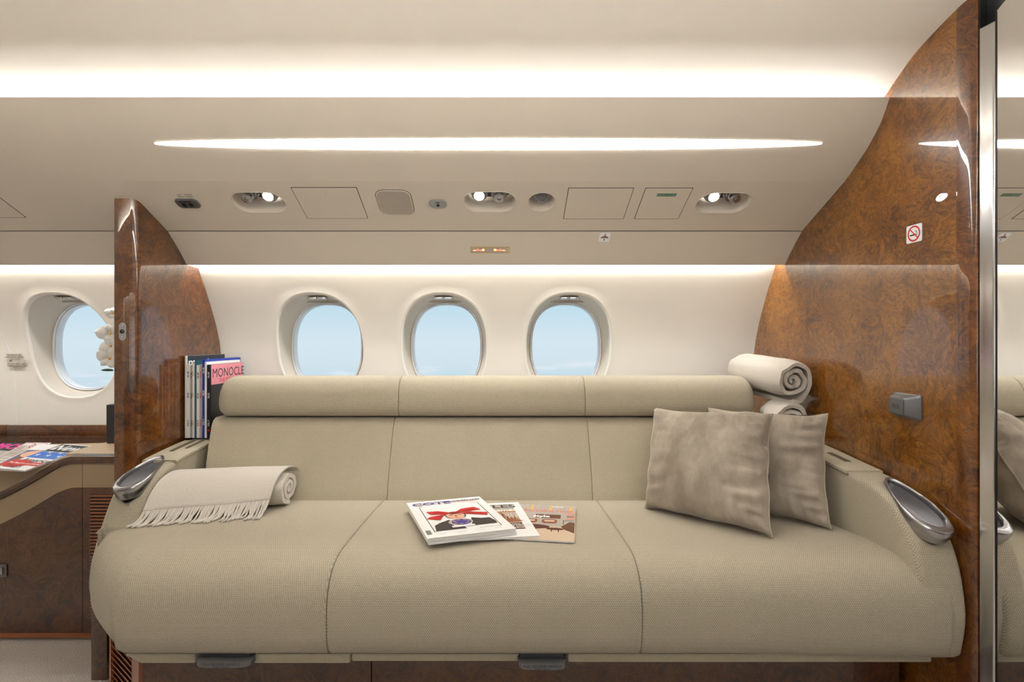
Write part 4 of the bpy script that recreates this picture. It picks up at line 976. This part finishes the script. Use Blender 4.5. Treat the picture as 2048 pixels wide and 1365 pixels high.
def deco(mb, T):
    T = T @ Matrix.Diagonal((.84, .97, 1, 1)); w2, h2 = wq4/1.68, hq4/1.94
    def R_(x0, y0, x1, y1, mi, z=.0001): poly(mb, T, [(x0, y0), (x1, y0), (x1, y1), (x0, y1)], mi, z)
    R_(-w2, -h2+.10, w2, h2, 0); R_(-w2, -h2, w2, -h2+.11, 1, .0002)
    R_(-.03, h2-.135, .055, h2-.098, 2, .0002); addtext(mb, 'style', .03, T @ Matrix.Translation((-.01, h2-.118, 0)), 3, z=.0004, bold=.0012)
    for x_ in (-.055, .012, .082): R_(x_, h2-.055, x_+.009, h2-.012, 4, .0004)
    addtext(mb, 'DECORATION', .032, T @ Matrix.Translation((.005, h2-.066, 0)), 5, z=.0003); addtext(mb, 'GUIDE', .0165, T @ Matrix.Translation((.035, h2-.02, 0)), 3, z=.0003, bold=.0004)
    for k in range(5): R_(.075, h2-.09-.013*k, .075+.025+.008*(k % 2), h2-.085-.013*k, 5 if k in (0, 1, 3, 4) else 7, .0003)
    for cx in (-.045, .02):      # armchairs
        mb.prism(rounded(.05, .036, .01, 3), 0, .0001, 6, T @ Matrix.Translation((cx, -h2+.155, .0003))); mb.prism(rounded(.034, .014, .005, 3), 0, .0001, 1, T @ Matrix.Translation((cx, -h2+.158, .0005)))
    mb.prism(superell(.055, .019, 2, 20), 0, .0001, 8, T @ Matrix.Translation((-.03, -h2+.105, .0005))); mb.prism(superell(.028, .010, 2, 20), 0, .0001, 8, T @ Matrix.Translation((.042, -h2+.09, .0005)))
    for x_, y_ in ((-.06, .08), (-.02, .078), (.03, .066), (.052, .066)): R_(x_, -h2+y_, x_+.003, -h2+y_+.02, 7, .0004)
    poly(mb, T, [(w2-.03, -h2+.085), (w2-.002, -h2+.06), (w2-.002, -h2+.15), (w2-.018, -h2+.155), (w2-.045, -h2+.11)], 9, .0004)
    R_(.062, -h2+.165, .1, -h2+.168, 7, .0004); R_(.065, -h2+.13, .067, -h2+.166, 7, .0004)
    return [M['greyp'], mat('floor_print', srgb(208, 184, 160), .4), M['brown'], M['paper'], M['yellow'], M['salmon'], M['rust'], M['ink'], mat('table_print', srgb(96, 46, 34), .35), M['brown']]
mag('magazine', Tq @ Matrix.Translation((0, 0, -.0036)), wq4, hq4, .0033, 'interior design magazine with orange lettering, rightmost on the seat', M['paper'], draw=deco, group='magazines on the seat')

# standing magazines on the left arm, spines to the viewer, covers facing right
zA = .6555
st = [  # thickness, height, depth, cover, spine marks, label, title
    (.0065, .292, .250, 'paper', None, 'tall white-edged magazine leftmost in the standing row, charcoal cover with white letters', ('montpeo', 'navy')),
    (.0095, .262, .235, 'paper', 'ink', 'white-spined magazine second from the partition in the standing row', None),
    (.0075, .258, .225, 'greyp', 'ink', 'pale grey spined magazine third from the partition in the standing row', None),
    (.0060, .266, .230, 'paper', 'tan', 'off-white magazine fourth from the partition in the standing row', None),
    (.0060, .277, .235, 'teal', None, 'dark teal covered magazine rising in the middle of the standing row', None),
    (.0105, .258, .215, 'paper', 'ink', 'thick white magazine right of the teal one in the standing row', None),
    (.0075, .262, .215, 'greyp', 'red', 'thin grey-white magazine left of the blue one in the standing row', None),
    (.0080, .2790, .250, 'blue', 'paper', 'bright blue magazine in the standing row beside the black one', None),
    (.0060, .2700, .235, 'paper', None, 'thin white magazine between the blue and black ones in the row', None),
    (.0120, .260, .225, 'ink', 'paper', 'black-spined magazine with pink cover titled MONOCLE, nearest the headrest', ('MONOCLE', 'pink')),
]
xx = -1.1275+.0005
for t_, h_, d_, cm, mk, lb, ti in st:
    th_ = t_*1.08; x1 = xx+th_; spn = 1.835+random.uniform(-.002, .004)
    # local: x -> +Y (depth), y -> Z, z -> +X
    T0 = frame((xx, spn+d_/2, zA+h_/2), (0, 1, 0), (0, 0, 1))
    def dr(mb, T, ti=ti, d_=d_, h_=h_, cm=cm):
        poly(mb, T, [(-d_/2+.004, -h_/2), (d_/2, -h_/2), (d_/2, h_/2), (-d_/2+.004, h_/2)], 0, 0)
        if ti and ti[0] == 'MONOCLE':
            poly(mb, T, [(-d_/2+.004, -h_/2), (d_/2, -h_/2), (d_/2, h_/2-.072), (-d_/2+.004, h_/2-.072)], 2, .0001)
            addtext(mb, 'MONOCLE', .046, T @ Matrix.Translation((.01, h_/2-.033, 0)), 1, z=.0002); addtext(mb, 'THE ESCAPIST', .022, T @ Matrix.Translation((.01, h_/2-.060, 0)), 3, z=.0002)
        elif ti: addtext(mb, ti[0], .064, T @ Matrix.Translation((.0, h_/2-.028, 0)), 1, z=.0002, bold=.0006)
        return [M[ti[1]] if ti else M[cm], M['ink'] if ti and ti[0] == 'MONOCLE' else M['paper'], M['ink'], M['red']]
    rtm = mag('magazine', T0, d_, h_, th_, lb, M[cm], group='magazines standing on the left armrest', draw=dr)
    if mk:
        mb = MB(); Ts = frame((xx+th_/2, spn-.0002, zA+h_*.5), (0, 0, 1), (-1, 0, 0))
        for k, (s_, off) in enumerate((('No 84', h_*.36), ('ISSUE', .02), ('VOL 9', -h_*.3))):
            addtext(mb, s_, min(.008, th_*.95), Ts @ Matrix.Translation((off, 0, 0)), 0, z=.0002, bold=.0002)
        if cm == 'ink': mb.prism(superell(.0035, .0035, 2, 12), 0, .0002, 1, Ts @ Matrix.Translation((-h_*.40, 0, 0)))
        mb.build('spine_print', [M[mk], M['red']], rtm, smooth=0)
    xx = x1+.0006

# ------------------------------------------------------------------ left credenza
CY = 1.72
rt = thing('credenza', (-1.7, CY, 0), 'dark burl wood sideboard with taupe band left of the partition', 'sideboard')
XC0, XC1 = -2.2, WL-.001
EDGE = smoothline([(-2.2, .445), (-1.85, .462), (-1.70, .488), (-1.60, .533), (-1.52, .578), (-1.478, .603), (-1.44, .617), (-1.40, .6205), (XC1, .6205)], 5)
EDG = [(p[0], p[1]) for p in EDGE]
def ez(x_): return interp(EDG, x_)
def surfz(x_, y):
    t_ = min(1, max(0, (y-CY)/.30))**1.3; return ez(x_)*(1-t_)+(.606 if x_ < -1.487 else .6205)*t_
xsl = [p[0] for p in EDG]
mb = MB()
# worktop edge band: front lip
mb.loft([[(x_, CY-.012, z-.026), (x_, CY-.016, z-.014), (x_, CY-.012, z-.003), (x_, CY-.006, z+.0005), (x_, CY+.012, z+.0005), (x_, CY+.012, z-.026)] for x_, z in EDG], True, (True, True)); mb.build('edge_band', M['burl2'], rt)
mb = MB(); rows = [[(x_, y, surfz(x_, y)) for x_ in xsl] for y in [CY+.012+(.275)*k/8 for k in range(9)]]
mb.loft(rows, False); mb.loft([[(x_, CY+.287, surfz(x_, 2.01)) for x_ in xsl], [(x_, CY+.287, .5) for x_ in xsl]], False); mb.build('leather_top', M['leather'], rt)
mb = MB(); mb.box((XC0, CY+.288, .5), (XC1, 2.075, .6245)); mb.build('rear_ledge', M['burl2'], rt)
mb = MB(); mb.prism([(-1.470, 2.007), (-1.472, CY+.10), (-1.462, CY+.012), (XC1, CY+.012), (XC1, 2.007)], .59, .6240, bev=.002); mb.build('leather_ledge', M['leather'], rt)
mb = MB(); mb.box((XC0, 2.055, .6247), (-1.973, 2.069, .665), r=.001); mb.box((-1.971, 2.055, .6247), (XC1, 2.069, .665), r=.001); mb.build('backsplash', M['burlp'], rt)
BH = .082
xd = (167-CU)/F*CY
def strip(x0, x1, f0, f1, name, m, y0=CY-.004, d=.02):
    xs_ = [x0]+[x_ for x_ in xsl if x0 < x_ < x1]+[x1]; mb = MB()
    mb.loft([[(x_, y0, f0(x_)), (x_, y0, f1(x_)), (x_, y0+d, f1(x_)), (x_, y0+d, f0(x_))] for x_ in xs_], True, (True, True)); return mb.build(name, m, rt, smooth=20)
strip(XC0, xd-.001, lambda x_: ez(x_)-.026-BH, lambda x_: ez(x_)-.0275, 'taupe_band', M['band']); strip(xd+.001, XC1, lambda x_: ez(x_)-.026-BH, lambda x_: ez(x_)-.0275, 'taupe_band', M['band'])
door = strip(XC0, xd-.001, lambda x_: .03, lambda x_: ez(x_)-.0265-BH, 'door', M['burl2']); dr2 = strip(xd+.001, XC1, lambda x_: .03, lambda x_: ez(x_)-.0265-BH, 'side_panel', M['burl2'])
mb = MB(); mb.box((XC0, CY+.018, 0.02), (XC1, CY+.28, .42)); mb.build('carcass', M['black'], rt)
mb = MB(); mb.box((XC0, CY-.002, .012), (XC1, CY+.02, .028)); mb.build('toe_trim', M['copper'], rt)
x0, x1 = (183-CU)/F*CY, XC1-.0015
zt, zb = CZ-(990-CV)/F*CY, CZ-(1238-CV)/F*CY
mb = MB(); mb.box((x0, CY-.0055, zb), (x1, CY-.0045, zt), 0); gp = mb.build('vent_recess', M['black'], rt)
k = 0; z = zb+.004
while z < zt-.004:
    MB().box((x0+.001, CY-.0085, z), (x1-.001, CY-.005, z+.0055), r=.0008).build('louvre', M['copper'], gp); z += .0112
c = at(3, 1142, CY-.006); mb = MB(); mb.prism(rounded(.036, .042, .003, 3), 0, .003, T=frame(c, (1, 0, 0), (0, 0, 1)), bev=.001); lk = mb.build('latch', M['gunmetal'], door)
mb = MB(); mb.box((-.011, -.012, 0), (.009, .012, .004), T=frame(c+Vector((0, -.003, 0)), (1, 0, 0), (0, 0, 1)), r=.001); mb.build('latch_handle', M['metal'], lk)

# magazines on the credenza (lying on the sloping leather)
def oncred(u, v, h):
    D = 1.85
    for _ in range(40):
        X = (u-CU)/F*D; z = .612+.15*(D-2.0)+h; D = .5*D+.5*F*(CZ-z)/(v-CV)
    return at(u, v, D)
def lay(corners, h, t_, label, cm, draw):
    c_ = [Vector(oncred(u, v, h)) for u, v in corners]; o_, x_, y_ = (c_[0]+c_[1]+c_[2]+c_[3])/4, (c_[1]+c_[2]-c_[0]-c_[3])/2, (c_[0]+c_[1]-c_[2]-c_[3])/2
    a_, b_ = x_.length, y_.length; Tq = Matrix.Identity(4)
    for i_, q_ in enumerate((x_/a_, y_/b_, x_.cross(y_).normalized(), o_)): Tq.col[i_][:3] = q_
    return mag('magazine', Tq @ Matrix.Translation((0, 0, -t_)), a_, b_, t_, label, M[cm], group='magazines on the sideboard', draw=(lambda mb, T: draw(mb, T, a_/2, b_/2)) if draw else None)
def RR(mb, T, x0, y0, x1, y1, mi, z): poly(mb, T, [(x0, y0), (x1, y0), (x1, y1), (x0, y1)], mi, z)
def d_news(mb, T, a, b):
    RR(mb, T, -a, b-.075, a, b-.008, 0, .0001); addtext(mb, 'New', .06, T @ Matrix.Translation((.0, b-.04, 0)), 1, z=.0003, bold=.0015, shear=.2)
    RR(mb, T, -a, -.02, a*.95, b-.078, 2, .0001)
    for i in range(4):
        for j in range(3):
            v_ = [((.011 if k % 2 == 0 else .0045)*math.sin(k*PI/5), (.011 if k % 2 == 0 else .0045)*math.cos(k*PI/5)) for k in range(10)]
            poly(mb, T, [(x_-a*.7+i*.045+.02*(j % 2), y_+.005+j*.028) for x_, y_ in v_], 1, .0003)
    addtext(mb, 'America', .034, T @ Matrix.Translation((.01, -.04, 0)), 0, z=.0003, bold=.0004); addtext(mb, '2016', .036, T @ Matrix.Translation((.02, -.066, 0)), 3, z=.0003, bold=.0006); addtext(mb, 'Than', .034, T @ Matrix.Translation((-.02, -.092, 0)), 0, z=.0003, bold=.0004)
    mb.prism(superell(.05, .03, 2.2, 16), 0, .0002, 3, T @ Matrix.Translation((-a*.55, -.07, .0001))); RR(mb, T, -a, -b+.035, a, -b+.06, 3, .0002)
    addtext(mb, 'The Readers and Writers', .013, T @ Matrix.Translation((0, -b+.047, 0)), 1, z=.0004, bold=.0003)
    return [M['ink'], M['paper'], M['bluep'], M['red']]
def d_photo(mb, T, a, b):
    RR(mb, T, -a+.005, -b+.005, a-.005, b-.06, 0, .0001); RR(mb, T, -a+.02, -b+.03, a-.03, 0, 1, .0002); mb.prism(superell(.05, .035, 2, 16), 0, .0002, 2, T @ Matrix.Translation((0, .02, .0003)))
    return [M['violet'] if 0 else mat('slate_print', srgb(84, 92, 122), .4), M['skind'], M['skin'], M['red']]
def d_grey(mb, T, a, b):
    RR(mb, T, -a+.004, -b+.004, a-.004, b-.03, 0, .0001); RR(mb, T, -a+.02, 0, a-.02, .006, 2, .0003)
    for k in range(3): RR(mb, T, -a+.03, b-.045-.014*k, a-.03, b-.038-.014*k, 1, .0003)
    for k in range(4): addtext(mb, 'design', .024, T @ Matrix.Translation((0, -.03-.022*k, 0)), 1, z=.0003)
    for s_ in (-1, 1): ring(mb, .030, .027, 3, T @ Matrix.Translation((s_*.022, b-.036, 0)), z=.0005)
    return [M['greyp'], M['paper'], M['tan'], M['red']]
def d_mag(mb, T, a, b):
    RR(mb, T, -a, b-.075, a, b-.005, 0, .0001); addtext(mb, 'MODA', .062, T @ Matrix.Translation((0, b-.04, 0)), 1, z=.0003, bold=.002); RR(mb, T, -a+.01, -b+.01, a-.01, b-.08, 2, .0001)
    return [M['ink'], M['magenta'], M['greyp']]
def d_red(mb, T, a, b):
    RR(mb, T, -a, b-.09, a, b-.05, 0, .0002); RR(mb, T, -a, -b, a, b-.095, 1, .0001); addtext(mb, 'GQ', .05, T @ Matrix.Translation((0, b-.025, 0)), 0, z=.0003) if 0 else None
    return [M['red'], M['brown']]
lay([(-48, 893), (17, 891), (-30, 936), (-110, 930)], .003, .003, 'white magazine with pink edge at the far left of the sideboard', 'paper', None)
lay([(12, 889), (46, 886), (-30, 934), (-90, 928)], .0075, .0035, 'brown magazine with red stripe behind the others on the sideboard', 'darkgrey', d_red)
lay([(34, 888), (70, 888), (-12, 934), (-80, 926)], .012, .0035, 'black magazine with magenta lettering in the sideboard pile', 'ink', d_mag)
lay([(58, 889), (96, 884), (20, 939), (-50, 932)], .0165, .0035, 'pale magazine with red rings in the middle of the sideboard pile', 'paper', d_grey)
lay([(84, 891), (134, 890), (52, 944), (-34, 938)], .021, .0035, 'slate blue photo magazine just left of the starry cover', 'paper', d_photo)
lay([(136, 889), (177, 892.5), (58, 943), (-18, 936)], .0265, .0045, 'magazine with blue starry cover and black New masthead on the sideboard', 'paper', d_news)

# dark vase and orchid behind partition
c = Vector(((222-CU)/F*1.93, 1.93, .6235)); xv = (212-CU)/F*1.89
rt = thing('vase', (xv+.05, 1.94, .6235), 'dark square vase peeking out left of the partition', 'vase')
zt = CZ-(810-CV)/F*1.90
MB().box((xv, 1.89, .6247), (xv+.10, 1.985, zt), r=.003).build('body', M['vase'], rt)
MB().box((xv+.008, 1.898, zt-.002), (xv+.092, 1.977, zt+.001)).build('soil', M['brown'], rt)
ort = thing('orchid', (xv+.05, 1.937, zt), 'white orchid with yellow centres peeking out left of the partition', 'flower')
mb = MB(); stem = smoothline([(xv+.05, 1.937, zt), (xv+.055, 1.93, zt+.12), (xv+.04, 1.92, zt+.26), (xv+.02, 1.91, zt+.33), (xv+.0, 1.90, zt+.34)], 5); mb.tube([tuple(p) for p in stem], .0025, 6); mb.build('stem', M['leaf'], ort)
def petal(mb, T, l_, w_, mi=0):
    n = 6; rows = []
    for i in range(n+1):
        t_ = i/n; ww = w_*math.sin(PI*min(1, .08+t_*.9))**.6*.5; y_ = l_*t_; z_ = .012*math.sin(t_*PI)*.6
        rows.append([(ww*s_, y_, z_-.006*abs(s_)**2) for s_ in (-1, -.5, 0, .5, 1)])
    mb.loft(rows, False, mi=mi, T=T)
for (u, v, s_, rz) in ((213, 668, 1.0, .2), (212, 718, 1.0, -.3), (216, 693, .85, .6), (221, 628, .6, 0)):
    c = at(u+8*s_, v, 1.885); T0 = frame(c, (1, .35, 0), (0, 0, 1)) @ Matrix.Rotation(rz, 4, 'Z'); mb = MB()
    for k, (an, l_, w_) in enumerate(((0, .036, .03), (math.radians(72), .045, .048), (-math.radians(72), .045, .048), (math.radians(148), .036, .028), (-math.radians(148), .036, .028))):
        petal(mb, T0 @ Matrix.Rotation(an, 4, 'Z') @ Matrix.Rotation(.25, 4, 'X'), l_*s_, w_*s_)
    fl = mb.build('blossom', M['petal'], ort, smooth=60)
    mb = MB(); mb.lathe([(.002, 0), (.0045*s_, .003), (.0035*s_, .009), (.001, .012)], 12, T=T0); mb.build('lip', M['yellow'], fl)
mb = MB(); petal(mb, frame(at(226, 741, 1.88), (0, .3, 1), (-1, 0, 0)), .045, .010); mb.build('leaf', M['leaf'], ort)
